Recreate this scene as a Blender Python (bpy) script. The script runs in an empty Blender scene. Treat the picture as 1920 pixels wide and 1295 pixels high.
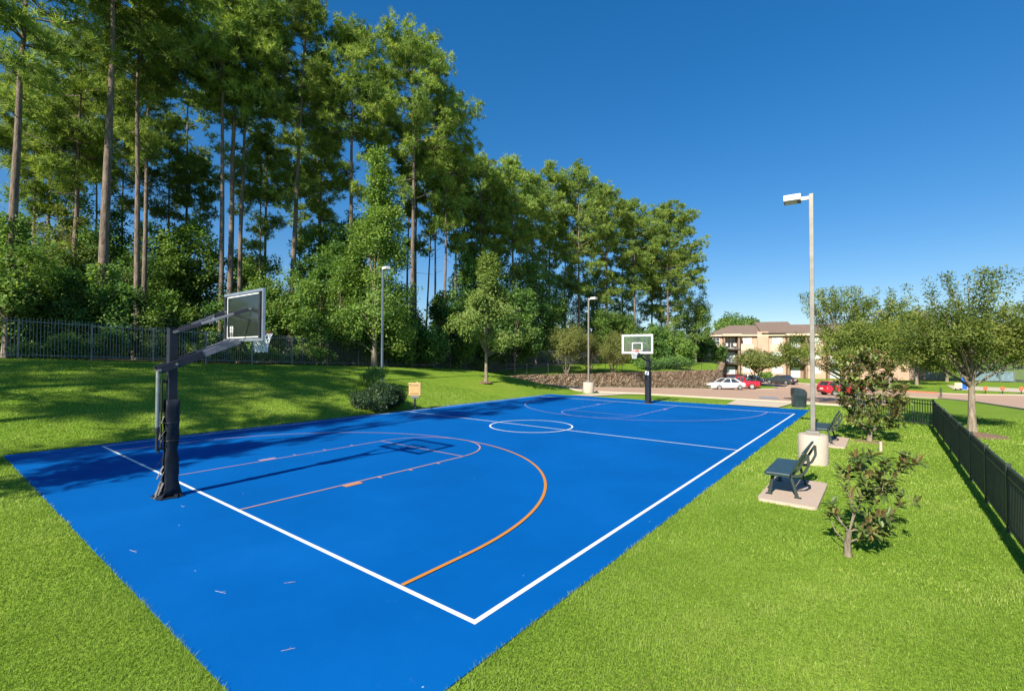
import bpy, bmesh, math, random
import numpy as np
from mathutils import Vector, Matrix

rng = np.random.default_rng(7)
random.seed(7)
scene = bpy.context.scene
COL = scene.collection
R_ = math.radians

# ------------------------------------------------------------------ camera geometry (measured from the photograph)
FPX, CX, CY, CZ = 889.75, 10.96, -3.735, 2.806
YAW, PIT, ROL = -0.6628, 0.0195, 0.0043
_f = np.array([math.sin(YAW) * math.cos(PIT), math.cos(YAW) * math.cos(PIT), math.sin(PIT)])
_r = np.array([math.cos(YAW), -math.sin(YAW), 0.0])
_u = np.cross(_r, _f)
_r, _u = _r * math.cos(ROL) + _u * math.sin(ROL), -_r * math.sin(ROL) + _u * math.cos(ROL)
CAM = np.array([CX, CY, CZ])


def ray(px, py):
    return _f + _r * (px - 960) / FPX - _u * (py - 647.5) / FPX


def DP(px, py, dep):
    return CAM + ray(px, py) * dep


def sstep(a, b, x):
    t = np.clip((np.asarray(x, float) - a) / (b - a), 0, 1)
    return t * t * (3 - 2 * t)


UP_POLY = np.array([(-19.6, 22), (-17.5, 27.0), (-15.6, 29.4), (-15.1, 33), (-5.7, 63.3), (-8.5, 76), (-60, 92), (-60, 22)], float)


def sdist(x, y, poly):
    x = np.asarray(x, float); y = np.asarray(y, float)
    d = np.full(x.shape, 1e9); inside = np.zeros(x.shape, bool)
    n = len(poly)
    for i in range(n):
        ax, ay = poly[i]; bx, by = poly[(i + 1) % n]
        ex, ey = bx - ax, by - ay
        t = np.clip(((x - ax) * ex + (y - ay) * ey) / (ex * ex + ey * ey), 0, 1)
        d = np.minimum(d, np.hypot(x - ax - t * ex, y - ay - t * ey))
        c = ((ay > y) != (by > y))
        with np.errstate(divide='ignore', invalid='ignore'):
            xi = (bx - ax) * (y - ay) / (by - ay if by != ay else 1e-9) + ax
        inside ^= c & (x < xi)
    return np.where(inside, d, -d)


def hgt(x, y):
    """terrain height"""
    x = np.asarray(x, float); y = np.asarray(y, float)
    ramp = -0.046 * np.clip(y - 28.0, 0, 36.0) * (1 - 0.25 * sstep(12, 30, x))
    H = np.interp(y, [-40, -1, 10, 15, 24, 35, 60, 90], [2.7, 2.55, 2.15, 1.98, 1.72, 1.5, 1.2, 0.8])
    s = np.clip((-8.35 - x) / 10.4, 0, 1)
    prof = np.sin(s * math.pi / 2)
    bump = 0.10 * np.sin(x * 0.55 + 1.0) * np.sin(y * 0.32) * s
    front = prof * (H + bump) * (1 - sstep(25, 35, y)) + ramp
    back = 0.72 + 0.95 * sstep(-1, 9, -(x + 6 + (63 - y) * 0.31))
    m = sstep(0.25, 0.6, sdist(x, y, UP_POLY))
    z = front * (1 - m) + np.where(y < 26, np.maximum(front, 0), back) * m
    # far left/back wooded ground
    z = np.where((x < -19) & (y < 40), np.maximum(z, H * 0.95), z)
    return z


def hz(x, y):
    return float(hgt(np.array([x]), np.array([y]))[0])


def GH(px, py):
    """where the sight line meets the terrain"""
    d = ray(px, py)
    ts = np.concatenate([np.arange(2, 60, 0.05), np.arange(60, 400, 0.2)])
    P = CAM[None] + d[None] * ts[:, None]
    b = P[:, 2] - hgt(P[:, 0], P[:, 1])
    i = np.argmax(b < 0) if (b < 0).any() else len(ts) - 1
    return P[i]


# ------------------------------------------------------------------ bookkeeping
def tag(o, label=None, cat=None, group=None, kind=None):
    if label: o['label'] = label
    if cat: o['category'] = cat
    if group: o['group'] = group
    if kind: o['kind'] = kind
    return o


def thing(name, label, cat, loc=(0, 0, 0), rz=0.0, group=None):
    o = bpy.data.objects.new(name, None)
    o.empty_display_size = 0.2
    COL.objects.link(o)
    o.location = loc; o.rotation_euler = (0, 0, rz)
    return tag(o, label, cat, group)


def link_mesh(name, me, mat, parent=None):
    if mat is not None:
        for m in (mat if isinstance(mat, (list, tuple)) else [mat]):
            me.materials.append(m)
    o = bpy.data.objects.new(name, me)
    COL.objects.link(o)
    if parent is not None: o.parent = parent
    return o


def copy_tree(o, parent=None):
    c = o.copy(); COL.objects.link(c)
    if parent is not None: c.parent = parent
    for ch in list(o.children): copy_tree(ch, c)
    return c


class MB:
    """collects shapes into one mesh"""
    def __init__(self): self.v = []; self.f = []; self.sm = []

    def add(self, vs, fs, smooth=False):
        b = len(self.v)
        self.v += [tuple(map(float, p)) for p in vs]
        for f in fs:
            self.f.append(tuple(b + i for i in f)); self.sm.append(smooth)
        return self

    def box(self, c, s, rz=0.0, bev=0.0, M=None):
        x, y, z = s[0] / 2, s[1] / 2, s[2] / 2
        if bev > 0:
            b = min(bev, x * .9, y * .9, z * .9)
            bm = bmesh.new(); bmesh.ops.create_cube(bm, size=1)
            for v in bm.verts: v.co = Vector((v.co.x * s[0], v.co.y * s[1], v.co.z * s[2]))
            bmesh.ops.bevel(bm, geom=bm.edges[:], offset=b, segments=2, affect='EDGES', profile=.5)
            bm.verts.index_update()
            vs = [v.co.copy() for v in bm.verts]; fs = [[v.index for v in f.verts] for f in bm.faces]
            bm.free()
        else:
            vs = [Vector(p) for p in ((-x, -y, -z), (x, -y, -z), (x, y, -z), (-x, y, -z), (-x, -y, z), (x, -y, z), (x, y, z), (-x, y, z))]
            fs = [(0, 3, 2, 1), (4, 5, 6, 7), (0, 1, 5, 4), (1, 2, 6, 5), (2, 3, 7, 6), (3, 0, 4, 7)]
        if M is None: M = Matrix.Rotation(rz, 3, 'Z')
        vs = [M @ p + Vector(c) for p in vs]
        return self.add(vs, fs)

    def bar(self, a, b, w, h, bev=0.0, up=(0, 0, 1)):
        a = Vector(a); b = Vector(b); d = b - a; L = d.length; d.normalize()
        up = Vector(up)
        if abs(d.dot(up)) > .98: up = Vector((0, 1, 0))
        s = d.cross(up).normalized(); t = s.cross(d).normalized()
        M = Matrix((s, d, t)).transposed()
        return self.box((a + b) / 2, (w, L, h), bev=bev, M=M)

    def tube(self, pts, rad, n=8, caps=True, smooth=True):
        pts = [Vector(p) for p in pts]
        if not isinstance(rad, (list, tuple, np.ndarray)): rad = [rad] * len(pts)
        vs = []; fs = []
        prev = None
        for i, p in enumerate(pts):
            d = (pts[min(i + 1, len(pts) - 1)] - pts[max(i - 1, 0)]).normalized()
            if prev is None:
                a = Vector((1, 0, 0)) if abs(d.x) < .8 else Vector((0, 1, 0))
                s = d.cross(a).normalized()
            else:
                s = (prev - d * prev.dot(d)).normalized()
            prev = s; t = d.cross(s)
            for k in range(n):
                an = 2 * math.pi * k / n
                vs.append(p + (s * math.cos(an) + t * math.sin(an)) * rad[i])
        for i in range(len(pts) - 1):
            for k in range(n):
                k2 = (k + 1) % n
                fs.append((i * n + k, i * n + k2, (i + 1) * n + k2, (i + 1) * n + k))
        self.add(vs, fs, smooth)
        if caps:
            m = len(pts) - 1
            self.add(vs[:n], [tuple(range(n))[::-1]]); self.add(vs[m * n:], [tuple(range(n))])
        return self

    def ring(self, c, r, tr, n=24, m=8, axis='Z'):
        pts = []
        vs = []; fs = []
        for i in range(n):
            a = 2 * math.pi * i / n
            for k in range(m):
                b = 2 * math.pi * k / m
                p = ((r + tr * math.cos(b)) * math.cos(a), (r + tr * math.cos(b)) * math.sin(a), tr * math.sin(b))
                if axis == 'Y': p = (p[0], p[2], p[1])
                if axis == 'X': p = (p[2], p[0], p[1])
                vs.append((c[0] + p[0], c[1] + p[1], c[2] + p[2]))
        for i in range(n):
            for k in range(m):
                fs.append((i * m + k, ((i + 1) % n) * m + k, ((i + 1) % n) * m + (k + 1) % m, i * m + (k + 1) % m))
        return self.add(vs, fs, True)

    def lathe(self, c, prof, n=24, smooth=True):
        vs = []; fs = []
        for r, z in prof:
            for k in range(n):
                a = 2 * math.pi * k / n
                vs.append((c[0] + r * math.cos(a), c[1] + r * math.sin(a), c[2] + z))
        m = len(prof)
        for i in range(m - 1):
            for k in range(n):
                k2 = (k + 1) % n
                fs.append((i * n + k, i * n + k2, (i + 1) * n + k2, (i + 1) * n + k))
        self.add(vs, fs, smooth)
        self.add(vs[:n], [tuple(range(n))[::-1]]); self.add(vs[(m - 1) * n:], [tuple(range(n))])
        return self

    def prism(self, pts, off, smooth=False):
        """polygon pts (3D) extruded by off"""
        n = len(pts); o = Vector(off)
        a = [Vector(p) for p in pts]; b = [p + o for p in a]
        fs = [tuple(range(n))[::-1], tuple(range(n, 2 * n))] + [(i, (i + 1) % n, n + (i + 1) % n, n + i) for i in range(n)]
        return self.add(a + b, fs, smooth)

    def build(self, name, mat, parent=None):
        me = bpy.data.meshes.new(name)
        me.from_pydata(self.v, [], self.f)
        me.polygons.foreach_set('use_smooth', self.sm)
        bm = bmesh.new(); bm.from_mesh(me)
        bmesh.ops.recalc_face_normals(bm, faces=bm.faces[:])
        bm.to_mesh(me); bm.free()
        me.update()
        return link_mesh(name, me, mat, parent)


def soup(name, V, k, mat, parent=None, tint=None):
    """big mesh of separate k-gons; V is (n*k,3)"""
    V = np.asarray(V, np.float32).reshape(-1, 3)
    n = len(V) // k
    me = bpy.data.meshes.new(name)
    me.vertices.add(n * k); me.vertices.foreach_set('co', V.ravel())
    me.loops.add(n * k); me.loops.foreach_set('vertex_index', np.arange(n * k, dtype=np.int32))
    me.polygons.add(n); me.polygons.foreach_set('loop_start', np.arange(0, n * k, k, dtype=np.int32))
    try: me.polygons.foreach_set('loop_total', np.full(n, k, dtype=np.int32))
    except Exception: pass
    if tint is not None:
        at = me.attributes.new('tint', 'FLOAT', 'FACE')
        at.data.foreach_set('value', np.asarray(tint, np.float32))
    me.update(calc_edges=True)
    return link_mesh(name, me, mat, parent)


# ------------------------------------------------------------------ materials
def newmat(name):
    m = bpy.data.materials.new(name); m.use_nodes = True
    nt = m.node_tree
    for n in list(nt.nodes): nt.nodes.remove(n)
    return m, nt


def N(nt, t, **kw):
    n = nt.nodes.new(t)
    for k, v in kw.items():
        if k in n.inputs: n.inputs[k].default_value = v
        else: setattr(n, k, v)
    return n


def out(nt, sh):
    o = nt.nodes.new('ShaderNodeOutputMaterial'); nt.links.new(sh, o.inputs['Surface']); return o


def coords(nt, scale=1.0, world=True):
    if world:
        g = nt.nodes.new('ShaderNodeNewGeometry'); s = g.outputs['Position']
    else:
        s = nt.nodes.new('ShaderNodeTexCoord').outputs['Object']
    return s


def noise(nt, vec, scale, detail=4.0, rough=.6, dist=0.0):
    n = N(nt, 'ShaderNodeTexNoise', Scale=scale, Detail=detail, Roughness=rough, Distortion=dist)
    nt.links.new(vec, n.inputs['Vector']); return n.outputs['Fac']


def ramp(nt, fac, stops):
    r = nt.nodes.new('ShaderNodeValToRGB')
    e = r.color_ramp.elements
    while len(e) < len(stops): e.new(.5)
    for i, (p, c) in enumerate(stops):
        e[i].position = p; e[i].color = (*c, 1) if len(c) == 3 else c
    nt.links.new(fac, r.inputs['Fac']); return r.outputs['Color']


def mixc(nt, fac, a, b, mode='MIX'):
    m = nt.nodes.new('ShaderNodeMix'); m.data_type = 'RGBA'; m.blend_type = mode
    if isinstance(fac, (int, float)): m.inputs[0].default_value = fac
    else: nt.links.new(fac, m.inputs[0])
    for v, i in ((a, 6), (b, 7)):
        if isinstance(v, (tuple, list)): m.inputs[i].default_value = (*v[:3], 1)
        else: nt.links.new(v, m.inputs[i])
    return m.outputs[2]


def bumpn(nt, h, strength=.3, dist=.02):
    b = N(nt, 'ShaderNodeBump', Strength=strength, Distance=dist)
    nt.links.new(h, b.inputs['Height']); return b.outputs['Normal']


def principled(nt, col, rough=.6, metal=0.0, spec=.5, normal=None, coat=0.0):
    p = N(nt, 'ShaderNodeBsdfPrincipled', Roughness=rough, Metallic=metal)
    if isinstance(col, (tuple, list)): p.inputs['Base Color'].default_value = (*col[:3], 1)
    else: nt.links.new(col, p.inputs['Base Color'])
    p.inputs['Specular IOR Level'].default_value = spec
    p.inputs['Coat Weight'].default_value = coat
    if normal is not None: nt.links.new(normal, p.inputs['Normal'])
    return p


def paint(name, col, rough=.45, metal=0.0, var=.25, scale=9.0, bump=.05, spec=.5, coat=0.0):
    """painted / plain surface with faint wear"""
    m, nt = newmat(name)
    v = coords(nt, world=False)
    n = noise(nt, v, scale, 5, .65)
    d = tuple(c * (1 - var) for c in col); l = tuple(min(1, c * (1 + var) + .004) for c in col)
    c = ramp(nt, n, [(.3, d), (.7, l)])
    nn = bumpn(nt, noise(nt, v, scale * 6, 3), bump, .01)
    p = principled(nt, c, rough, metal, spec, nn, coat)
    out(nt, p.outputs[0]); return m


def foliage(name, dark, mid, light, trans=.28, rough=.55, spec=.25, back=None):
    m, nt = newmat(name)
    a = nt.nodes.new('ShaderNodeAttribute'); a.attribute_name = 'tint'
    oi = nt.nodes.new('ShaderNodeObjectInfo')
    c = ramp(nt, a.outputs['Fac'], [(0.0, dark), (.5, mid), (1.0, light)])
    h = N(nt, 'ShaderNodeHueSaturation')
    mr = N(nt, 'ShaderNodeMapRange'); nt.links.new(oi.outputs['Random'], mr.inputs['Value'])
    mr.inputs['To Min'].default_value = .84; mr.inputs['To Max'].default_value = 1.16
    nt.links.new(mr.outputs[0], h.inputs['Value']); nt.links.new(c, h.inputs['Color'])
    c = h.outputs['Color']
    if back is not None:
        g = nt.nodes.new('ShaderNodeNewGeometry')
        c2 = mixc(nt, a.outputs['Fac'], tuple(x * .6 for x in back), back)
        c = mixc(nt, g.outputs['Backfacing'], c, c2)
    p = principled(nt, c, rough, 0, spec)
    t = N(nt, 'ShaderNodeBsdfTranslucent')
    tc = mixc(nt, 1.0, c, (1.0, 1.0, .45), 'MULTIPLY'); nt.links.new(tc, t.inputs['Color'])
    mx = N(nt, 'ShaderNodeMixShader'); mx.inputs[0].default_value = trans
    nt.links.new(p.outputs[0], mx.inputs[1]); nt.links.new(t.outputs[0], mx.inputs[2])
    out(nt, mx.outputs[0]); return m


def bark(name, a, b, sc=5.0):
    m, nt = newmat(name)
    v = coords(nt, world=False)
    mp = N(nt, 'ShaderNodeMapping'); mp.inputs['Scale'].default_value = (sc, sc, sc * .22)
    nt.links.new(v, mp.inputs['Vector'])
    n = noise(nt, mp.outputs[0], 1.6, 6, .7, .6)
    c = ramp(nt, n, [(.32, a), (.62, b)])
    p = principled(nt, c, .9, 0, .2, bumpn(nt, n, .9, .04))
    out(nt, p.outputs[0]); return m


M = {}
M['needle'] = foliage('pine_needles', (0.0936, 0.1681, 0.0489), (0.234, 0.341, 0.0732), (0.4447, 0.5404, 0.1221), 0.46)
M['needle_far'] = foliage('far_pine_needles', (0.106, 0.1861, 0.052), (0.2605, 0.3723, 0.0803), (0.4525, 0.5584, 0.1303), 0.46)
M['leaf_dark'] = foliage('dark_leaves', (0.0618, 0.1449, 0.0475), (0.1442, 0.2795, 0.0713), (0.296, 0.4657, 0.1069), 0.48)
M['leaf_mid'] = foliage('mid_leaves', (0.0789, 0.1653, 0.0414), (0.1841, 0.31, 0.0676), (0.357, 0.4886, 0.1165), 0.48)
M['leaf_light'] = foliage('light_leaves', (0.0918, 0.1607, 0.0346), (0.1998, 0.2966, 0.0648), (0.324, 0.4141, 0.1152), 0.42)
M['leaf_olive'] = foliage('olive_leaves', (0.108, 0.1418, 0.0378), (0.2228, 0.2565, 0.0702), (0.351, 0.3713, 0.1283), 0.42)
M['leaf_oak'] = foliage('oak_leaves', (0.0766, 0.1255, 0.028), (0.1881, 0.2583, 0.0496), (0.3483, 0.3764, 0.0853), 0.45)
M['leaf_bush'] = foliage('bush_leaves', (0.0146, 0.0431, 0.0182), (0.0364, 0.0836, 0.0291), (0.0872, 0.1457, 0.0409), 0.3, .42, .4)
M['magnolia'] = foliage('magnolia_leaves', (0.0438, 0.0813, 0.02), (0.1063, 0.1625, 0.035), (0.25, 0.2937, 0.075), 0.18, .46, .35, back=(.27, .19, .075))
M['bark_pine'] = bark('pine_bark', (.070, .048, .036), (.25, .195, .155))
M['bark_grey'] = bark('grey_bark', (.10, .085, .065), (.33, .27, .20), 7)
M['bark_dark'] = bark('dark_bark', (.035, .030, .024), (.13, .105, .08), 7)
M['black'] = paint('black_painted_steel', (.018, .020, .024), .42, 0, .3, 7)
M['fence_black'] = paint('fence_black', (.028, .040, .034), .5, 0, .3, 5)
M['fence_grey'] = paint('fence_weathered', (.20, .205, .21), .5, .2, .3, 5)
M['navy'] = paint('dark_slate_steel', (.018, .020, .034), .45, 0, .25, 6, .05, .3)
M['steel_arm'] = paint('grey_violet_arm', (.16, .16, .20), .4, .2, .2, 6)
M['pad'] = paint('worn_vinyl_padding', (.010, .014, .022), .55, 0, .5, 6, .4, .25)
M['torn'] = paint('torn_fabric', (.15, .14, .13), .9, 0, .5, 14, .4)
M['steel'] = paint('grey_steel', (.30, .31, .33), .35, .6, .2, 6)
M['alu'] = paint('aluminium_frame', (.42, .45, .52), .35, .7, .15, 6)
M['pole'] = paint('lamp_pole_bronze_grey', (.235, .215, .19), .5, .2, .2, 3)
M['pole_grey'] = paint('lamp_pole_blue_grey', (.20, .24, .29), .42, .4, .2, 3)
M['lamp_white'] = paint('lamp_housing_cream', (.80, .78, .70), .5, 0, .08, 5)
M['lamp_lens'] = paint('lamp_lens', (.62, .50, .28), .3, 0, .15, 9)
M['white'] = paint('white_paint', (.80, .80, .78), .5, 0, .08, 8)
M['rim'] = paint('orange_rim', (.60, .085, .030), .45, 0, .2, 9)
M['net'] = paint('net_cord', (.78, .78, .76), .9, 0, .1, 20)
M['bench'] = paint('bench_coating', (.020, .046, .050), .38, 0, .25, 9, .1)
M['bin'] = paint('bin_plastic', (.022, .038, .048), .42, 0, .25, 5)
M['rubber'] = paint('tyre_rubber', (.02, .02, .021), .85, 0, .3, 12)
M['chrome'] = paint('wheel_rim', (.60, .61, .63), .3, .7, .1, 9)
M['cream'] = paint('cream_stucco', (.62, .50, .36), .9, 0, .08, 1.2)
M['brown'] = paint('dark_brown_trim', (.10, .075, .06), .7, 0, .2, 3)
M['door_white'] = paint('door_frame_white', (.74, .74, .72), .5, 0, .06, 3)
M['curtain'] = paint('blind_behind_glass', (.50, .58, .56), .35, 0, .12, 2.5, 0, .6)
M['dark_glass'] = paint('dark_window', (.035, .045, .055), .12, 0, .4, 1.5, 0, .8)
M['tan'] = paint('tan_board', (.52, .33, .13), .6, 0, .2, 9)
M['yellow'] = paint('pale_yellow_board', (.78, .70, .40), .6, 0, .1, 6)
M['orange'] = paint('orange_marker', (.72, .16, .07), .55, 0, .15, 8)
M['blue_plastic'] = paint('blue_plastic', (.02, .12, .50), .4, 0, .2, 6)
M['blue_mesh'] = paint('faded_blue_windscreen', (.17, .25, .31), .9, 0, .3, 3)
M['twig'] = paint('twig_bark', (.30, .30, .42), .9, 0, .35, 30)
M['mulch'] = paint('mulch', (.20, .12, .075), .95, 0, .5, 14, .8)
M['car_white'] = paint('car_white', (.78, .80, .82), .25, 0, .03, 2, 0, .6, .6)
M['car_red'] = paint('car_red', (.52, .015, .030), .25, 0, .08, 2, 0, .6, .6)
M['car_maroon'] = paint('car_dark_red', (.30, .02, .03), .25, 0, .08, 2, 0, .6, .6)
M['car_silver'] = paint('car_silver', (.42, .42, .44), .28, .5, .05, 2, 0, .6, .6)
M['car_grey'] = paint('car_dark_grey', (.06, .07, .075), .28, .3, .05, 2, 0, .6, .6)
M['car_blue'] = paint('car_blue', (.08, .16, .30), .28, .2, .05, 2, 0, .6, .6)
M['tail'] = paint('tail_lamp', (.40, .01, .01), .2, 0, .1, 6)
M['head'] = paint('head_lamp', (.75, .76, .76), .12, 0, .05, 6)


def mat_glass(name, col=(.85, .93, .9), op=.10):
    m, nt = newmat(name)
    t = N(nt, 'ShaderNodeBsdfTransparent'); t.inputs['Color'].default_value = (*col, 1)
    g = N(nt, 'ShaderNodeBsdfGlossy', Roughness=.05); g.inputs['Color'].default_value = (1, 1, 1, 1)
    d = N(nt, 'ShaderNodeBsdfDiffuse'); d.inputs['Color'].default_value = (.45, .60, .54, 1)
    fr = N(nt, 'ShaderNodeFresnel', IOR=1.45)
    m1 = N(nt, 'ShaderNodeMixShader'); m1.inputs[0].default_value = op
    nt.links.new(t.outputs[0], m1.inputs[1]); nt.links.new(d.outputs[0], m1.inputs[2])
    m2 = N(nt, 'ShaderNodeMixShader'); nt.links.new(fr.outputs[0], m2.inputs[0])
    nt.links.new(m1.outputs[0], m2.inputs[1]); nt.links.new(g.outputs[0], m2.inputs[2])
    out(nt, m2.outputs[0]); return m


M['acrylic'] = mat_glass('acrylic_board', (.96, .985, .97), .035)
M['acrylic_clear'] = mat_glass('clear_acrylic_board', (.92, .97, .95), .05)


def mat_ground():
    m, nt = newmat('lawn_soil')
    v = coords(nt)
    big = noise(nt, v, .16, 4, .55, .5)
    med = noise(nt, v, 1.1, 5, .65)
    fine = noise(nt, v, 26, 3, .7)
    g1 = ramp(nt, big, [(.34, (.15, .26, .026)), (.52, (.20, .315, .032)), (.68, (.255, .335, .042))])
    g2 = ramp(nt, med, [(.30, (.145, .25, .024)), (.55, (.21, .325, .034)), (.74, (.285, .345, .06))])
    c = mixc(nt, .5, g1, g2)
    f = ramp(nt, fine, [(.3, (.45, .5, .4)), (.62, (1.15, 1.15, 1.1))])
    c = mixc(nt, 1.0, c, f, 'MULTIPLY')
    # straw-coloured dry spots
    dry = ramp(nt, noise(nt, v, .55, 5, .7, .8), [(.60, (0, 0, 0)), (.72, (1, 1, 1))])
    dm = N(nt, 'ShaderNodeMath', operation='MULTIPLY'); nt.links.new(dry, dm.inputs[0]); dm.inputs[1].default_value = .22
    c = mixc(nt, dm.outputs[0], c, (.26, .22, .09))
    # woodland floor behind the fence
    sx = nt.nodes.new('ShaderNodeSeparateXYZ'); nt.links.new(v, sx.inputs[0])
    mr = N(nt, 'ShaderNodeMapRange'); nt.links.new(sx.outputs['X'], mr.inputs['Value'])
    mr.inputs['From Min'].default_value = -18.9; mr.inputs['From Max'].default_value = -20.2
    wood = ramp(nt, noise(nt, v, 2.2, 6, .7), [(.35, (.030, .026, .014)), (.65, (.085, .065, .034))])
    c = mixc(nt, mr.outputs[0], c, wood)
    # rough strip with bare soil near the top left of the lawn
    p = principled(nt, c, .95, 0, .1, bumpn(nt, fine, .7, .05))
    out(nt, p.outputs[0]); return m


M['ground'] = mat_ground()
M['grass'] = foliage('grass_blades', (.14, .25, .030), (.265, .395, .060), (.45, .52, .150), .40, .75, .10)


def mat_court():
    m, nt = newmat('blue_acrylic_court')
    v = coords(nt)
    big = noise(nt, v, .35, 5, .6, .4)
    med = noise(nt, v, 2.6, 6, .7)
    c = ramp(nt, big, [(.25, (.000, .090, .325)), (.5, (.000, .104, .375)), (.75, (.001, .119, .415))])
    s = ramp(nt, med, [(.52, (0, 0, 0)), (.78, (1, 1, 1))])
    sm = N(nt, 'ShaderNodeMath', operation='MULTIPLY'); nt.links.new(s, sm.inputs[0]); sm.inputs[1].default_value = .20
    c = mixc(nt, sm.outputs[0], c, (.004, .14, .42))
    # chalky scuffs
    mp = N(nt, 'ShaderNodeMapping'); mp.inputs['Rotation'].default_value = (0, 0, .5); mp.inputs['Scale'].default_value = (1.0, 4.0, 1)
    nt.links.new(v, mp.inputs['Vector'])
    sc = ramp(nt, noise(nt, mp.outputs[0], 1.4, 8, .8, 1.2), [(.64, (0, 0, 0)), (.76, (1, 1, 1))])
    s2 = N(nt, 'ShaderNodeMath', operation='MULTIPLY'); nt.links.new(sc, s2.inputs[0]); s2.inputs[1].default_value = .5
    c = mixc(nt, s2.outputs[0], c, (.10, .22, .44))
    # tiny pale specks
    vo = N(nt, 'ShaderNodeTexVoronoi', Scale=2.3); nt.links.new(v, vo.inputs['Vector'])
    sp = N(nt, 'ShaderNodeMath', operation='LESS_THAN'); nt.links.new(vo.outputs['Distance'], sp.inputs[0]); sp.inputs[1].default_value = .026
    c = mixc(nt, sp.outputs[0], c, (.30, .40, .55))
    # grains of the surface coat
    gr = noise(nt, v, 90, 2, .7)
    c = mixc(nt, 1.0, c, ramp(nt, gr, [(.3, (.80, .82, .84)), (.7, (1.14, 1.12, 1.10))]), 'MULTIPLY')
    p = principled(nt, c, .75, 0, .06, bumpn(nt, gr, .18, .004))
    out(nt, p.outputs[0]); return m


M['court'] = mat_court()


def mat_line(name, col, sheen_col=None):
    m, nt = newmat(name)
    v = coords(nt)
    if sheen_col:
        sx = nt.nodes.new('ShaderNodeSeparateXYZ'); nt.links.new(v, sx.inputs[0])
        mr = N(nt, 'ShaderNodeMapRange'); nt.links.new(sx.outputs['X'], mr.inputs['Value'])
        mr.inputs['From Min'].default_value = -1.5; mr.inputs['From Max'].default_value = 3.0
        base = mixc(nt, mr.outputs[0], sheen_col, col)  # view-angle gloss put into the line colour, blended across X
    else: base = col
    n = noise(nt, v, 7, 7, .75)
    wear = ramp(nt, n, [(.56, (0, 0, 0)), (.80, (1, 1, 1))])
    wm = N(nt, 'ShaderNodeMath', operation='MULTIPLY'); nt.links.new(wear, wm.inputs[0]); wm.inputs[1].default_value = .35
    c = mixc(nt, wm.outputs[0], base, (.06, .16, .42))
    p = principled(nt, c, .6, 0, .3); out(nt, p.outputs[0]); return m


M['line_white'] = mat_line('white_line_paint', (.78, .80, .80))
M['line_orange'] = mat_line('orange_line_paint_and_sheen', (.58, .23, .035), (.36, .27, .42))  # orange paint; the lavender second tone is painted-in gloss
M['line_pink'] = mat_line('pinkish_line_paint_and_sheen', (.52, .27, .17), (.36, .26, .40))  # pinkish tan paint, gloss coloured in as lavender towards the left
M['line_sheen'] = mat_line('lavender_line_sheen', (.26, .26, .55))  # gloss on the far lines, painted in as an even lavender


def mat_concrete(name, a, b, sc=3.0, bumpk=.35):
    m, nt = newmat(name)
    v = coords(nt)
    n = noise(nt, v, sc, 8, .7); f = noise(nt, v, sc * 22, 3, .7)
    c = mixc(nt, .75, ramp(nt, n, [(.3, a), (.7, b)]), ramp(nt, f, [(.35, a), (.65, b)]))
    p = principled(nt, c, .9, 0, .2, bumpn(nt, f, bumpk, .01)); out(nt, p.outputs[0]); return m


M['concrete'] = mat_concrete('pale_concrete', (.40, .30, .23), (.60, .48, .38))
M['lamp_conc'] = mat_concrete('rough_concrete_base', (.38, .31, .25), (.58, .50, .41), 5, .5)
M['walk'] = mat_concrete('walkway_concrete', (.48, .40, .29), (.62, .53, .41), 1.5)
M['lot'] = mat_concrete('brownish_asphalt', (.40, .26, .18), (.54, .37, .265), .5, .3)
M['kerb'] = mat_concrete('kerb_concrete', (.40, .33, .26), (.55, .47, .38), 2)
M['red_kerb'] = mat_concrete('red_painted_kerb', (.50, .13, .08), (.60, .22, .14), 2)
M['lot_paint'] = mat_concrete('lot_white_paint', (.50, .46, .42), (.66, .62, .56), 2)
M['lot_blue'] = mat_concrete('lot_blue_paint', (.16, .20, .26), (.32, .34, .36), 2)


def mat_stone():
    m, nt = newmat('stacked_stone')
    v = coords(nt)
    mp = N(nt, 'ShaderNodeMapping'); mp.inputs['Scale'].default_value = (1, 1, 1.6); nt.links.new(v, mp.inputs['Vector'])
    vo = N(nt, 'ShaderNodeTexVoronoi', Scale=4.6); nt.links.new(mp.outputs[0], vo.inputs['Vector'])
    ve = N(nt, 'ShaderNodeTexVoronoi', Scale=4.6, feature='DISTANCE_TO_EDGE'); nt.links.new(mp.outputs[0], ve.inputs['Vector'])
    sp = nt.nodes.new('ShaderNodeSeparateColor'); nt.links.new(vo.outputs['Color'], sp.inputs[0])
    c = ramp(nt, sp.outputs[0], [(0, (.22, .145, .09)), (.4, (.40, .27, .175)), (.75, (.54, .39, .26)), (1, (.64, .51, .37))])
    e = ramp(nt, ve.outputs['Distance'], [(.02, (.14, .12, .10)), (.09, (1, 1, 1))])
    c = mixc(nt, 1.0, c, e, 'MULTIPLY')
    n = noise(nt, v, 14, 5, .7)
    c = mixc(nt, 1.0, c, ramp(nt, n, [(.3, (.7, .7, .7)), (.7, (1.2, 1.2, 1.2))]), 'MULTIPLY')
    p = principled(nt, c, .95, 0, .15, bumpn(nt, ve.outputs['Distance'], 1.0, .25)); out(nt, p.outputs[0]); return m


M['stone'] = mat_stone()


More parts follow.
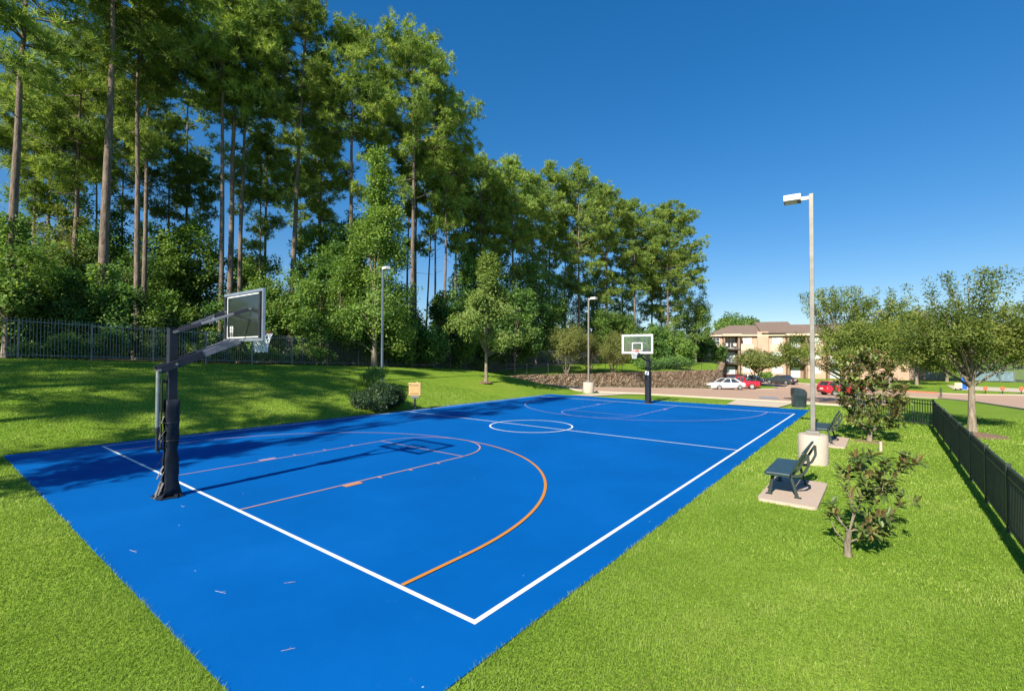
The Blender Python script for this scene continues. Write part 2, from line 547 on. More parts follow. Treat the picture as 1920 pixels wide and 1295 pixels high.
def mat_brick(name, a, b, mortar):
    m, nt = newmat(name)
    v = coords(nt, world=False)
    sx = nt.nodes.new('ShaderNodeSeparateXYZ'); nt.links.new(v, sx.inputs[0])
    ad = N(nt, 'ShaderNodeMath', operation='ADD'); nt.links.new(sx.outputs['X'], ad.inputs[0]); nt.links.new(sx.outputs['Y'], ad.inputs[1])
    cb = nt.nodes.new('ShaderNodeCombineXYZ'); nt.links.new(ad.outputs[0], cb.inputs[0]); nt.links.new(sx.outputs['Z'], cb.inputs[1])
    br = N(nt, 'ShaderNodeTexBrick', Scale=4.0); nt.links.new(cb.outputs[0], br.inputs['Vector'])
    br.inputs['Color1'].default_value = (*a, 1); br.inputs['Color2'].default_value = (*b, 1); br.inputs['Mortar'].default_value = (*mortar, 1)
    br.inputs['Mortar Size'].default_value = .02
    c = mixc(nt, 1.0, br.outputs['Color'], ramp(nt, noise(nt, v, .8, 5), [(.3, (.88, .88, .88)), (.7, (1.1, 1.1, 1.1))]), 'MULTIPLY')
    p = principled(nt, c, .9, 0, .2); out(nt, p.outputs[0]); return m


M['brick'] = mat_brick('tan_pink_brick', (.46, .30, .21), (.53, .36, .26), (.46, .36, .29))
M['brick_dark'] = mat_brick('brown_brick', (.26, .17, .12), (.32, .21, .15), (.26, .21, .17))


def mat_roof():
    m, nt = newmat('shingle_roof')
    v = coords(nt, world=False)
    n = noise(nt, v, 3.5, 6, .75)
    c = ramp(nt, n, [(.3, (.16, .115, .09)), (.7, (.25, .185, .145))])
    p = principled(nt, c, .95, 0, .1); out(nt, p.outputs[0]); return m


M['roof'] = mat_roof()

# ------------------------------------------------------------------ ground sheet
xs = np.unique(np.concatenate([np.linspace(-600, -80, 14), np.linspace(-80, -26, 28), np.arange(-26, 20, .35), np.linspace(20, 60, 30), np.linspace(60, 600, 16)]))
ys = np.unique(np.concatenate([np.linspace(-300, -20, 12), np.linspace(-20, -6, 15), np.arange(-6, 66, .45), np.linspace(66, 130, 40), np.linspace(130, 800, 16)]))
gx, gy = np.meshgrid(xs, ys)
gz = hgt(gx.ravel(), gy.ravel()).reshape(gx.shape)
SLAB = np.array([(-8.0, -2.02), (8.05, -2.02), (7.98, 25.3), (-7.85, 24.75)])
sd = sdist(gx.ravel(), gy.ravel(), SLAB).reshape(gx.shape)
gz = gz - .014 + np.where(sd > .3, -.10, 0)       # soil below the turf; lower still under the court slab
nv = gx.size
V = np.stack([gx.ravel(), gy.ravel(), gz.ravel()], -1)
nx_, ny_ = len(xs), len(ys)
idx = np.arange(nv).reshape(ny_, nx_)
F = np.stack([idx[:-1, :-1].ravel(), idx[:-1, 1:].ravel(), idx[1:, 1:].ravel(), idx[1:, :-1].ravel()], -1)
me = bpy.data.meshes.new('ground')
me.from_pydata(V.tolist(), [], F.tolist())
me.polygons.foreach_set('use_smooth', [True] * len(me.polygons)); me.update()
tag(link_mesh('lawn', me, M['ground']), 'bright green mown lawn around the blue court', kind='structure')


def sheet(name, poly, mat, lift, step=1.0, kind='structure', label=None, parent=None):
    """flat sheet draped over the terrain inside a polygon"""
    poly = np.array(poly, float)
    bm = bmesh.new()
    f = bm.faces.new([bm.verts.new((x, y, 0)) for x, y in poly])
    if f.normal.z < 0 or f.calc_area() and False: pass
    x0, y0 = poly.min(0); x1, y1 = poly.max(0)
    for a in np.arange(math.floor(x0) + step, x1, step):
        bmesh.ops.bisect_plane(bm, geom=bm.verts[:] + bm.edges[:] + bm.faces[:], plane_co=(a, 0, 0), plane_no=(1, 0, 0))
    for a in np.arange(math.floor(y0) + step, y1, step):
        bmesh.ops.bisect_plane(bm, geom=bm.verts[:] + bm.edges[:] + bm.faces[:], plane_co=(0, a, 0), plane_no=(0, 1, 0))
    co = np.array([v.co[:] for v in bm.verts])
    z = hgt(co[:, 0], co[:, 1]) + lift
    for v, zz in zip(bm.verts, z): v.co.z = zz
    bmesh.ops.recalc_face_normals(bm, faces=bm.faces[:])
    for fc in bm.faces:
        if fc.normal.z < 0: fc.normal_flip()
        fc.smooth = True
    me = bpy.data.meshes.new(name); bm.to_mesh(me); bm.free()
    o = link_mesh(name, me, mat, parent)
    if parent is None: tag(o, label, kind=kind)
    return o


def strip(name, pts, w, h, mat, kind='structure', label=None, drop=.15):
    """kerb: a raised strip following the terrain"""
    pts = np.array(pts, float)
    seg = [pts[0]]
    for a, b in zip(pts[:-1], pts[1:]):
        n = max(1, int(np.hypot(*(b - a)) / 1.5))
        seg += [a + (b - a) * (i + 1) / n for i in range(n)]
    seg = np.array(seg)
    t = np.gradient(seg, axis=0); t /= np.linalg.norm(t, axis=1)[:, None] + 1e-9
    nrm = np.stack([-t[:, 1], t[:, 0]], -1) * w / 2
    z = hgt(seg[:, 0], seg[:, 1])
    vs = []; fs = []
    for p, n, zz in zip(seg, nrm, z):
        vs += [(*(p + n), zz - drop), (*(p + n), zz + h), (*(p - n), zz + h), (*(p - n), zz - drop)]
    for i in range(len(seg) - 1):
        for k in range(4):
            k2 = (k + 1) % 4
            fs.append((i * 4 + k, i * 4 + k2, i * 4 + 4 + k2, i * 4 + 4 + k))
    o = MB().add(vs, fs).build(name, mat)
    return tag(o, label, kind=kind)


# parking lot, road, paths
g = lambda px, py: GH(px, py)[:2]
lot_near = [(-7.6, 29.2), (-3.2, 30.1), (1.0, 30.2), (9.6, 30.0)]
roadN = [g(1690, 743), g(1760, 747), g(1823, 753), g(1920, 768)]
roadF = [g(1920, 741), g(1823, 740), g(1760, 737.5), g(1684, 733)]
lot_far = [g(1560, 722), g(1480, 717.5), g(1422, 713.5), g(1392, 713)]
ext = lambda a, b, d: a + (b - a) / np.linalg.norm(b - a) * d
rn_end = ext(roadN[-2], roadN[-1], np.linalg.norm(roadN[-1] - roadN[-2]) + 40)
rf_end = ext(roadF[1], roadF[0], np.linalg.norm(roadF[1] - roadF[0]) + 45)
lot_poly = lot_near + [(12.4, 43.0)] + [tuple(p) for p in roadN] + [tuple(rn_end), tuple(rf_end)] + [tuple(p) for p in roadF] + \
    [tuple(p) for p in lot_far] + [(-6.2, 74.0), (-4.6, 63.5), (-13.9, 34.2), (-13.2, 31.6)]
sheet('parking_lot', lot_poly, M['lot'], .012, 1.5, label='warm grey asphalt parking lot and drive beyond the court')
strip('kerb', lot_near + [(12.4, 43.0), tuple(roadN[0])], .16, .10, M['kerb'], label='pale concrete kerb between lot and lawn')
strip('kerb', [tuple(p) for p in roadN] + [tuple(rn_end)], .16, .10, M['kerb'], label='pale kerb on the near side of the drive')
strip('kerb', [tuple(rf_end)] + [tuple(p) for p in roadF[:3]], .16, .10, M['kerb'], label='pale kerb on the far side of the drive')
strip('kerb', [tuple(roadF[2]), tuple(roadF[3])], .25, .16, M['red_kerb'], label='red painted kerb of the drive')
strip('kerb', [tuple(roadF[3])] + [tuple(p) for p in lot_far], .16, .10, M['kerb'], label='pale kerb in front of the apartment lawn')
strip('kerb', [(-7.6, 29.2), (-13.2, 31.6), (-13.9, 34.2), (-4.6, 63.5), (-6.2, 74)], .16, .10, M['kerb'], label='kerb along the foot of the stone wall')
sheet('walkway', [(-6.2, 24.85), (-4.6, 24.9), (-2.6, 30.4), (-6.4, 29.6), (-5.4, 27.6)], M['walk'], .03, .5, label='pale concrete walkway from court to lot at the far left')
sheet('walkway', [(3.9, 25.2), (6.5, 25.25), (7.0, 30.3), (3.6, 30.3)], M['walk'], .034, .5, label='pale concrete walkway from court to lot beside the trash bin')
sheet('pavement', [g(1775, 722), g(1790, 731), g(1830, 732), g(1920, 736), ext(g(1830, 732), g(1920, 736), 40), ext(g(1800, 720), g(1920, 726), 45)], M['walk'], .02, 1.0, label='pale paved area beside the fenced field')


# parking paint
def lot_line(px0, py0, px1, py1, w=.12):
    a, b = g(px0, py0), g(px1, py1)
    d = (b - a) / np.linalg.norm(b - a); n = np.array([-d[1], d[0]]) * w / 2
    return [tuple(a + n), tuple(a - n), tuple(b - n), tuple(b + n)]


for q in [(1474, 727, 1489, 718), (1507, 725, 1522, 719.5), (1430, 721, 1445, 714.5)]:
    sheet('parking_line', lot_line(*q, w=.16), M['lot_paint'], .02, 2.0, label='white painted parking bay line')
sheet('parking_marking', [g(1424, 747.0), g(1462, 749), g(1455, 744.5), g(1422, 744.0)], M['lot_blue'], .02, 1.0, label='worn pale blue accessible bay marking by the walkway')
ISL = [g(1404, 727), g(1420, 730), g(1452, 729.5), g(1458, 727), g(1440, 723.5), g(1412, 722.5)]
sheet('lawn_island', ISL, M['ground'], .10, 1.0, label='small grass island in the parking lot')
strip('kerb', [tuple(p) for p in ISL] + [tuple(ISL[0])], .16, .11, M['kerb'], label='kerb round the small grass island')

# ------------------------------------------------------------------ court
mb = MB()
mb.prism([(x, y, -.12) for x, y in SLAB], (0, 0, .12))
court = mb.build('court', M['court'])
tag(court, 'blue painted outdoor basketball court slab', kind='structure')


def ribbon(name, pts, w, mat, closed=False, z=.004, parent=court):
    pts = np.array(pts, float)
    if closed: pts = np.concatenate([pts, pts[:1]])
    t = np.gradient(pts, axis=0)
    if closed: t[0] = t[-1] = pts[1] - pts[-2]
    t /= np.linalg.norm(t, axis=1)[:, None]
    n = np.stack([-t[:, 1], t[:, 0]], -1) * w / 2
    vs = []; fs = []
    for p, q in zip(pts, n):
        vs += [(*(p + q), z), (*(p - q), z)]
    for i in range(len(pts) - 1): fs.append((2 * i, 2 * i + 1, 2 * i + 3, 2 * i + 2))
    o = MB().add(vs, fs).build(name, mat, parent)
    return o


W2, LL = 7.53, 22.91
lw = .065
b = MB()
for (x0, y0, x1, y1) in [(-W2, -lw / 2, W2, lw / 2), (-W2, LL - lw / 2, W2, LL + lw / 2), (-W2 - lw, -lw / 2, -W2, LL + lw / 2), (W2, -lw / 2, W2 + lw, LL + lw / 2)]:
    b.add([(x0, y0, .004), (x1, y0, .004), (x1, y1, .004), (x0, y1, .004)], [(0, 1, 2, 3)])
b.build('boundary_line', M['line_white'], court)
HY = 11.55
ribbon('halfway_line', [(-W2, HY), (W2, HY)], .055, M['line_white'], z=.0065)
a = np.linspace(0, 2 * math.pi, 97)[:-1]
ribbon('center_circle', np.stack([1.62 * np.cos(a) - .0, HY + 1.62 * np.sin(a)], -1), .06, M['line_white'], True, .009)


def key(cx, base, sgn, lm, am, bm_, r3=6.34):
    y = lambda t: base + sgn * t
    st = lw / 2 + .002
    for s in (-1, 1):
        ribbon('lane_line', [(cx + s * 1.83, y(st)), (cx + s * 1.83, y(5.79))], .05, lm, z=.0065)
        for k, t in enumerate((2.05, 2.95, 3.85, 4.75)):
            w_, l_ = (.17, .42) if k == 0 else (.12, .06)
            x0 = cx + s * 1.86; x1 = x0 + s * w_
            MB().add([(x0, y(t), .009), (x1, y(t), .009), (x1, y(t + l_), .009), (x0, y(t + l_), .009)], [(0, 1, 2, 3)]).build('lane_block' if k == 0 else 'lane_tick', bm_ if k == 0 else lm, court)
    ribbon('free_throw_line', [(cx - 1.80, y(5.79)), (cx + 1.80, y(5.79))], .05, lm, z=.009)
    t = np.linspace(0, math.pi, 49)
    ribbon('free_throw_arc', np.stack([cx + 1.83 * np.cos(t), y(5.79) + sgn * 1.83 * np.sin(t)], -1), .05, lm, z=.011)
    t = np.linspace(0, math.pi, 81)
    arc = np.stack([cx + r3 * np.cos(t), y(1.15) + sgn * 6.45 * np.sin(t)], -1)
    arc = np.concatenate([[(cx + r3, y(st))], arc, [(cx - r3, y(st))]])
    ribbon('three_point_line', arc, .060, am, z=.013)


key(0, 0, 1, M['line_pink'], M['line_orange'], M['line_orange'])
key(.1, LL, -1, M['line_sheen'], M['line_sheen'], M['line_sheen'])

# fallen twigs on the court
for (px, py, ang, L) in [(248, 1033, .1, .18), (412, 1110, .2, .17), (341, 949, -.2, .12), (543, 1092, .8, .13), (540, 1218, .9, .12)]:
    p = GH(px, py); p = CAM + ray(px, py) * ((0.008 - CZ) / ray(px, py)[2])
    d = np.array([math.cos(ang), math.sin(ang), 0]); n = np.array([-d[1], d[0], 0])
    c1 = p + d * L * .5 + n * .02; c0 = p - d * L * .5
    mbt = MB().tube([c0, p + n * .012, c1], [.0028, .0032, .002], 5)
    mbt.tube([p, p + d * L * .18 + n * .05], [.002, .0015], 5)
    tag(mbt.build('twig', M['twig']), 'thin greyish pine twig lying on the blue court', 'twig', 'fallen twigs on the court')


# ------------------------------------------------------------------ basketball hoops
def net_mesh(c, r0, r1, h, n=12, rows=5):
    mb = MB()
    def P(i, k):
        t = k / rows; r = r0 + (r1 - r0) * (1 - (1 - t) ** 1.8)
        a = 2 * math.pi * (i + .5 * (k % 2)) / n
        return (c[0] + r * math.cos(a), c[1] + r * math.sin(a), c[2] - h * t)
    for k in range(rows):
        for i in range(n):
            a = P(i, k)
            j1, j2 = (i, i - 1) if k % 2 == 0 else (i + 1, i)
            for j in (j1, j2): mb.tube([a, P(j, k + 1)], .0065, 4, False)
    return mb


def hoop(name, label, loc, rz, mats, pole_h, board_y, board_z, clear, arms, actuator, rim_dx=0, pad_top=1.9, board_w=1.83, board_h=1.07, rimz=None):
    """pole base at loc, local +Y points into the court"""
    t = thing(name, label, 'basketball hoop', loc, rz, 'basketball hoops on the court')
    pole = MB().box((0, 0, pole_h / 2), (.155, .155, pole_h), bev=.012)
    pole.box((0, 0, pole_h + .006), (.17, .17, .012))
    pole.build('post', mats['post'], t)
    bp = MB().box((0, -.02, .012), (.42, .40, .024), bev=.006)
    for sx in (-1, 1):
        for sy in (-1, 1): bp.tube([(sx * .16, sy * .15 - .02, .02), (sx * .16, sy * .15 - .02, .06)], .016, 6)
    bp.build('base_plate', M['black'], t)
    # backboard
    bt = board_z; w, h = board_w, board_h
    bx = rim_dx
    gl = MB().box((bx, board_y, bt + h / 2), (w - .06, .014, h - .06)).build('backboard', M['acrylic'] if not clear else M['acrylic_clear'], t)
    fr = MB()
    fw = .055
    fr.box((bx, board_y, bt + fw / 2), (w, .05, fw)); fr.box((bx, board_y, bt + h - fw / 2), (w, .05, fw))
    for s in (-1, 1): fr.box((bx + s * (w / 2 - fw / 2), board_y, bt + h / 2), (fw, .05, h - 2 * fw))
    fr.build('frame', mats['frame'], gl)
    fy = board_y + .012
    sq = MB()
    sw, sh, st = .61, .46, .05
    z0 = bt + .16
    for s in (-1, 1): sq.box((bx + s * (sw / 2 - st / 2), fy, z0 + sh / 2), (st, .005, sh - 2 * st))
    sq.box((bx, fy, z0 + st / 2), (sw, .005, st)); sq.box((bx, fy, z0 + sh - st / 2), (sw, .005, st))
    sq.build('target_square', M['white'], gl)
    bd = MB()
    q = .035
    for s in (-1, 1): bd.box((bx + s * (w / 2 - .08), fy, bt + h / 2), (q, .005, h - .20))
    for zz in (bt + .085, bt + h - .085): bd.box((bx, fy, zz), (w - .20 + .075, .005, q))
    if clear: bd.build('board_border', M['white'], gl)
    else:
        # dark stiffening uprights behind the board and small printed notices
        for s in (-1, 1): MB().box((bx + s * (w / 2 - .105), board_y - .03, bt + h / 2), (.06, .05, h - .12)).build('stiffener', M['black'], gl)
        ln = MB()
        for zz in (bt + .085, bt + h - .085): ln.box((bx, board_y - .013, zz), (w - .34, .005, .02))
        for s in (-1, 1): ln.box((bx + s * (w / 2 - .16), board_y - .013, bt + h / 2), (.02, .005, h - .15))
        ln.build('board_border', M['white'], gl)
        st_ = MB()
        for r in range(9):
            ww = .16 if r < 5 else .12
            for cidx in range(2): st_.box((bx - .62 + cidx * .095, board_y - .012, bt + .33 - r * .028), (ww * .45, .004, .014 if r < 5 else .007))
        st_.build('notice_print', M['white'], gl)
    # rim and net
    rz_ = rimz if rimz else bt + (.15 if clear else .20)
    ry = board_y + .15 + .229
    rm = MB().ring((bx, ry, rz_), .229, .016, 32, 8)
    rm.box((bx, board_y + .08, rz_ - .01), (.16, .14, .05), bev=.01)
    rm.box((bx, board_y + .02, rz_ - .03), (.20, .02, .17), bev=.005)
    for s in (-1, 1): rm.tube([(bx + s * .07, board_y + .03, rz_ - .09), (bx + s * .13, ry - .15, rz_ - .012)], .008, 6)
    rim = rm.build('rim', M['rim'], t)
    net_mesh((bx, ry, rz_ - .012), .222, .125, .42).build('net', M['net'], rim)
    # arms
    for (a, b_, wdt, hh, mk, nm) in arms:
        ao = MB().bar(a, b_, wdt, hh, .008).build(nm, M['steel_arm' if mk == 'navy' else mk], t)
        a_, e_ = np.array(a), np.array(b_)
        if mk == 'navy':
            MB().bar(a_ - (e_ - a_) * .012, a_ + (e_ - a_) * (.52 if 'lower' in nm else .34), wdt + .022, hh + .022, .008).build('arm_sleeve', M['navy'], ao)
            if 'upper' in nm: MB().bar(a_ + (e_ - a_) * .78, a_ + (e_ - a_) * 1.012, wdt + .02, hh + .02, .008).build('arm_tip', M['navy'], ao)
        q_ = a_ + (e_ - a_) * (.19 if 'lower' in nm else .03)
        for p in (a_, q_, e_):
            MB().tube([(p[0] - wdt * .5 - .022, p[1], p[2]), (p[0] + wdt * .5 + .022, p[1], p[2])], .024, 8).build('pivot_bolt', M['steel'], ao)
    actuator(t)
    return t


def near_act(t):
    a = MB().tube([(.02, -.235, 2.47), (.02, -.235, 1.35)], .036, 12); a.build('lift_cylinder', M['steel'], t)
    a = MB().tube([(.02, -.235, 1.35), (.02, -.235, .95)], .026, 10)
    a.tube([(.02, -.235, 1.38), (.02, -.235, 1.28)], .044, 12); a.tube([(.02, -.235, 1.0), (.02, -.20, .88)], .02, 8)
    a.build('crank_screw', M['black'], t)
    a = MB().tube([(-.05, -.15, 2.3), (-.05, -.15, .92)], .018, 8)
    a.box((-.03, -.12, .95), (.06, .10, .05)); a.box((-.03, -.11, 2.25), (.06, .10, .05)); a.box((0, -.19, .95), (.05, .12, .05))
    a.build('support_rod', M['black'], t)
    # worn wrap padding open at the back
    n = 18
    prof = []
    for i in range(n):
        an = R_(-58) + R_(296) * i / (n - 1)
        prof.append((math.cos(an), math.sin(an)))
    rows = 14
    vs = []; fs = []
    r_ = np.random.default_rng(3)
    for k in range(rows):
        z = .04 + 1.86 * k / (rows - 1)
        fl = .05 * max(0, 1 - z / .35) + .012 * r_.normal()
        for i, (cx, sy) in enumerate(prof):
            rx = .100 + fl * .6 + .005 * r_.normal(); ryy = .118 + fl + .005 * r_.normal()
            sgn = lambda v: math.copysign(abs(v) ** .55, v)
            vs.append((rx * sgn(cx), ryy * sgn(sy), z))
    for k in range(rows - 1):
        for i in range(n - 1): fs.append((k * n + i, k * n + i + 1, (k + 1) * n + i + 1, (k + 1) * n + i))
    mbp = MB().add(vs, fs, True)
    o = mbp.build('padding', M['pad'], t)
    so = o.modifiers.new('thick', 'SOLIDIFY'); so.thickness = .022
    for i in range(26):
        tr = MB()
        z = r_.uniform(.05, 1.75) if i > 12 else r_.uniform(.02, .35)
        x0 = r_.choice([-1, 1]) * r_.uniform(.03, .08); y0 = -.115 - r_.uniform(0, .04)
        w = r_.uniform(.02, .05); l = r_.uniform(.10, .30)
        a1 = np.array([x0, y0, z]); dx = np.array([r_.normal() * .4, -.5 - r_.random() * .4, -.8 - r_.random()]); dx /= np.linalg.norm(dx)
        zz = max(.012, z - l * .8)
        p2 = a1 + dx * l * .5; p3 = a1 + dx * l; p3[2] = max(p3[2], .014); p2[2] = max(p2[2], .012)
        tr.bar(a1, p2, w, .006); tr.bar(p2, p3, w * .7, .005)
        tr.build('torn_wrap', M['torn' if i % 3 else 'pad'], t)
    for (p, q, w) in [((-.08, -.12, .14), (-.20, -.26, .015), .11), ((.06, -.12, .12), (.16, -.24, .014), .09), ((.09, .08, .08), (.26, .02, .012), .06), ((-.10, .05, .09), (-.18, .0, .012), .08)]:
        MB().bar(p, q, w, .010).build('wrap_flap', M['pad'], t)
    for zz in (1.45, 1.1): MB().ring((0, 0, zz), .128, .009, 16, 6).build('strap', M['black'], t)


nb_y = 1.22
arms = []
for s in (-1, 1):
    arms.append(((s * .105, -.23, 2.48), (s * .22, nb_y - .07, 3.08), .035, .13, 'navy', 'lower_arm'))
    arms.append(((s * .10, .0, 3.22), (s * .62, nb_y - .05, 3.74), .03, .055, 'navy', 'upper_arm'))
hoop('basketball_hoop', 'near adjustable basketball hoop on worn padded black post, seen from behind', (-.10, -.47, 0), 0,
     dict(post=M['navy'], frame=M['alu']), 3.30, nb_y, 3.07, False, arms, near_act, rim_dx=.225, board_w=1.90)


def far_act(t):
    a = MB().box((0, .0, .02 + .95), (.30, .34, 1.9), bev=.06)
    a.build('padding', M['pad'], t)
    b_ = MB()
    b_.box((-.0, .1725, 1.78), (.22, .006, .22))
    lb = b_.build('pad_label', M['white'], t)
    b_ = MB()
    b_.prism([(-.06, .1762, 1.84), (.0, .1762, 1.72), (.06, .1762, 1.84), (.03, .1762, 1.84), (0, .1762, 1.79), (-.03, .1762, 1.84)], (0, .003, 0))
    b_.build('pad_emblem', M['pad'], lb)
    a = MB().tube([(0, -.30, 2.45), (0, -.30, 1.2)], .035, 8); a.box((0, -.16, 2.1), (.06, .3, .08)); a.build('lift_cylinder', M['black'], t)


fb_y = 1.55
arms = []
for s in (-1, 1):
    arms.append(((s * .10, -.34, 2.40), (s * .20, fb_y - .06, 2.98), .04, .11, 'black', 'lower_arm'))
    arms.append(((s * .10, .0, 2.98), (s * .40, fb_y - .05, 3.45), .035, .06, 'black', 'upper_arm'))
hoop('basketball_hoop', 'far basketball hoop with clear white framed backboard on black padded post', (.12, 23.12, 0), math.pi,
     dict(post=M['black'], frame=M['white']), 3.15, fb_y, 2.90, True, arms, far_act)


# ------------------------------------------------------------------ street lamps
def street_lamp(label, base_xy, z0, top, aim, conc, mat, conc_h=.75, conc_r=.34):
    t = thing('street_lamp', label, 'lamp', (base_xy[0], base_xy[1], z0), aim, 'square light poles around the court')
    if conc:
        MB().lathe((0, 0, 0), [(conc_r, -.1), (conc_r, conc_h - .03), (conc_r - .03, conc_h)], 32).build('concrete_base', M['lamp_conc'], t)
        s = conc_h
    else: s = 0
    MB().box((0, 0, s + .045), (.30, .30, .09), bev=.01).build('pole_shoe', mat, t)
    H = top - s
    MB().box((0, 0, s + .09 + (H - .09) / 2), (.105, .105, H - .09), bev=.01).build('pole', mat, t)
    MB().bar((.05, 0, s + H - .10), (.24, 0, s + H - .10), .06, .085).build('lamp_arm', M['lamp_white'], t)
    hd = MB().box((.43, 0, s + H - .06), (.40, .34, .15), bev=.012)
    hd = hd.build('lamp_head', M['lamp_white'], t)
    MB().box((.43, 0, s + H - .15), (.395, .335, .03)).build('lamp_rim', M['black'], hd)
    MB().box((.46, 0, s + H - .172), (.28, .26, .02), bev=.004).build('lens', M['lamp_lens'], hd)
    return t


lb = np.array([9.5, 11.05])
street_lamp('tall brown grey light pole on round concrete base beside the benches', lb, 0, 7.12, R_(184), True, M['pole'])
p = GH(716, 708)
LL_xy = DP(716, 708, 28.5)[:2]
lz = hz(*LL_xy)
ztop = DP(722, 502, 28.5)[2]
street_lamp('blue grey light pole rising behind the dark round bush', LL_xy, lz - .1, ztop - lz + .1, R_(-10), False, M['pole_grey'])
FLx = DP(1103.5, 730, 35.5)
ztop = DP(1103, 558, 35.5)[2]
street_lamp('light pole on a concrete base at the far end of the court by the wall', FLx[:2], hz(*FLx[:2]), ztop - hz(*FLx[:2]), R_(0), True, M['pole'], .78, .40)


# ------------------------------------------------------------------ benches and pads
def rounded_rect(cx, cy, w, h, r, n=6):
    pts = []
    for (sx, sy, a0) in ((1, 1, 0), (-1, 1, 90), (-1, -1, 180), (1, -1, 270)):
        for i in range(n + 1):
            a = R_(a0 + 90 * i / n)
            pts.append((cx + sx * (w / 2 - r) + r * math.cos(a), cy + sy * (h / 2 - r) + r * math.sin(a)))
    return pts


def bench(label, cx, cy):
    pad = MB().prism([(x, y, -.12) for x, y in rounded_rect(cx, cy, 1.0, 2.15, .12)], (0, 0, .165)).build('concrete_pad', M['concrete'])
    tag(pad, 'pale concrete pad under the ' + ('nearer' if cy < 9 else 'farther') + ' bench', 'pad', 'concrete pads under the benches')
    # bench runs along Y, faces the court (-X); the seat is a rolled sheet, backrest leaning to +X
    t = thing('park_bench', label, 'bench', (cx - .06, cy, .045), 0, 'dark green benches facing the court')
    L = 1.55
    # seat
    st = MB().box((-.12, 0, .455), (.44, L, .035), bev=.015)
    st.tube([(-.335, -L / 2 + .01, .445), (-.335, L / 2 - .01, .445)], .030, 12)
    st.box((-.12, -L / 2, .44), (.42, .035, .065), bev=.012); st.box((-.12, L / 2, .44), (.42, .035, .065), bev=.012)
    st.build('seat', M['bench'], t)
    # backrest panel
    b0 = Vector((.13, 0, .53)); b1 = Vector((.31, 0, .90))
    bk = MB()
    d = (b1 - b0).normalized(); nrm = Vector((d.z, 0, -d.x))
    Mx = Matrix((nrm, Vector((0, 1, 0)), d)).transposed()
    bk.box((b0 + b1) / 2, (.035, L, (b1 - b0).length), bev=.014, M=Mx)
    bk.tube([b1 + Vector((0, -L / 2 + .01, 0)), b1 + Vector((0, L / 2 - .01, 0))], .026, 10)
    bk.build('backrest', M['bench'], t)
    # bent straps joining seat and backrest
    for s in (-1, 1):
        y = s * (L / 2 - .16)
        fr = MB()
        pts = [(-.30, y, .42), (.02, y, .42), (.12, y, .45), (.20, y, .54), (.37, y, .86)]
        for a_, b_ in zip(pts[:-1], pts[1:]): fr.bar(a_, b_, .05, .035, up=(0, 1, 0))
        # curved brace behind the back
        arc = [(.05, y, .42), (.20, y, .42), (.31, y, .50), (.38, y, .66), (.37, y, .86)]
        for a_, b_ in zip(arc[:-1], arc[1:]): fr.bar(a_, b_, .05, .03, up=(0, 1, 0))
        fr.build('frame', M['fence_black'], t)
        lg = MB()
        lg.bar((-.22, y, .42), (-.30, y, 0), .06, .045, .006); lg.box((-.30, y, .006), (.12, .09, .012))
        lg.build('leg', M['fence_black'], t)
        lg = MB()
        lg.bar((.08, y, .42), (.20, y, 0), .06, .045, .006); lg.box((.20, y, .006), (.12, .09, .012))
        lg.build('leg', M['fence_black'], t)
    MB().tube([(-.02, -L / 2 + .16, .40), (-.02, L / 2 - .16, .40)], .018, 8).build('stretcher', M['fence_black'], t)
    return t


bench('nearer dark green metal bench on a concrete pad beside the light pole base', 9.5, 7.62)
bench('farther dark green metal bench half hidden behind the light pole base', 9.55, 14.95)

# ------------------------------------------------------------------ trash bin
bx, by = GH(1498, 763)[:2]
t = thing('trash_bin', 'dark slate domed trash bin at the far right corner of the court', 'trash bin', (bx, by, hz(bx, by) - .02), R_(25))
s_ = .33
body = MB()
rings = [(s_ * .92, 0), (s_ * .94, .05), (s_, .62), (s_ * 1.04, .64), (s_ * 1.04, .68)]
sq = rounded_rect(0, 0, 2, 2, .5, 5)
vs = []; fs = []
for r, z in rings: vs += [(x * r, y * r, z) for x, y in sq]
n = len(sq)
for i in range(len(rings) - 1):
    for k in range(n): fs.append((i * n + k, i * n + (k + 1) % n, (i + 1) * n + (k + 1) % n, (i + 1) * n + k))
body.add(vs, fs, True); body.add(vs[-n:], [tuple(range(n))])
body.build('body', M['bin'], t)
lid = MB()
pts = [(-.32, .68), (-.32, .98), (-.26, 1.06), (.02, 1.06), (.20, 1.0), (.30, .86), (.32, .68)]
lid.prism([(x, -.31, z) for x, z in pts], (0, .62, 0))
ld = lid.build('lid', M['bin'], t)
MB().box((-.322, 0, .86), (.01, .40, .20)).build('slot_flap', M['black'], ld)
MB().box((0, 0, -.0), (.66, .66, .05), bev=.01).build('plinth', M['kerb'], t)

# ------------------------------------------------------------------ sign / tray post by the bush
px_ = GH(778, 768)[:2]
t = thing('notice_board', 'small tan notice board with grey tray on a black post by the dark bush', 'sign', (px_[0], px_[1], hz(*px_)), R_(40))
MB().box((0, 0, .30), (.085, .085, .62), bev=.008).build('post', M['black'], t)
MB().box((0, -.02, .66), (.48, .30, .06), bev=.01).box((.0, -.02, .60), (.2, .2, .06)).build('tray', M['steel'], t)
bd = MB().box((-.02, .02, 1.04), (.60, .05, .66), bev=.02).build('board', M['tan'], t)
pr = MB()
for zz, w in ((1.26, .40), (1.215, .46), (.83, .36), (.79, .44)): pr.box((-.02, -.0075, zz), (w, .005, .014))
pr.build('print', M['brown'], bd)
MB().tube([(.1, .02, 1.36), (.1, .02, 1.43)], .02, 6).tube([(-.27, .0, 1.34), (-.31, -.04, 1.30)], .035, 6).build('clip', M['yellow'], t)


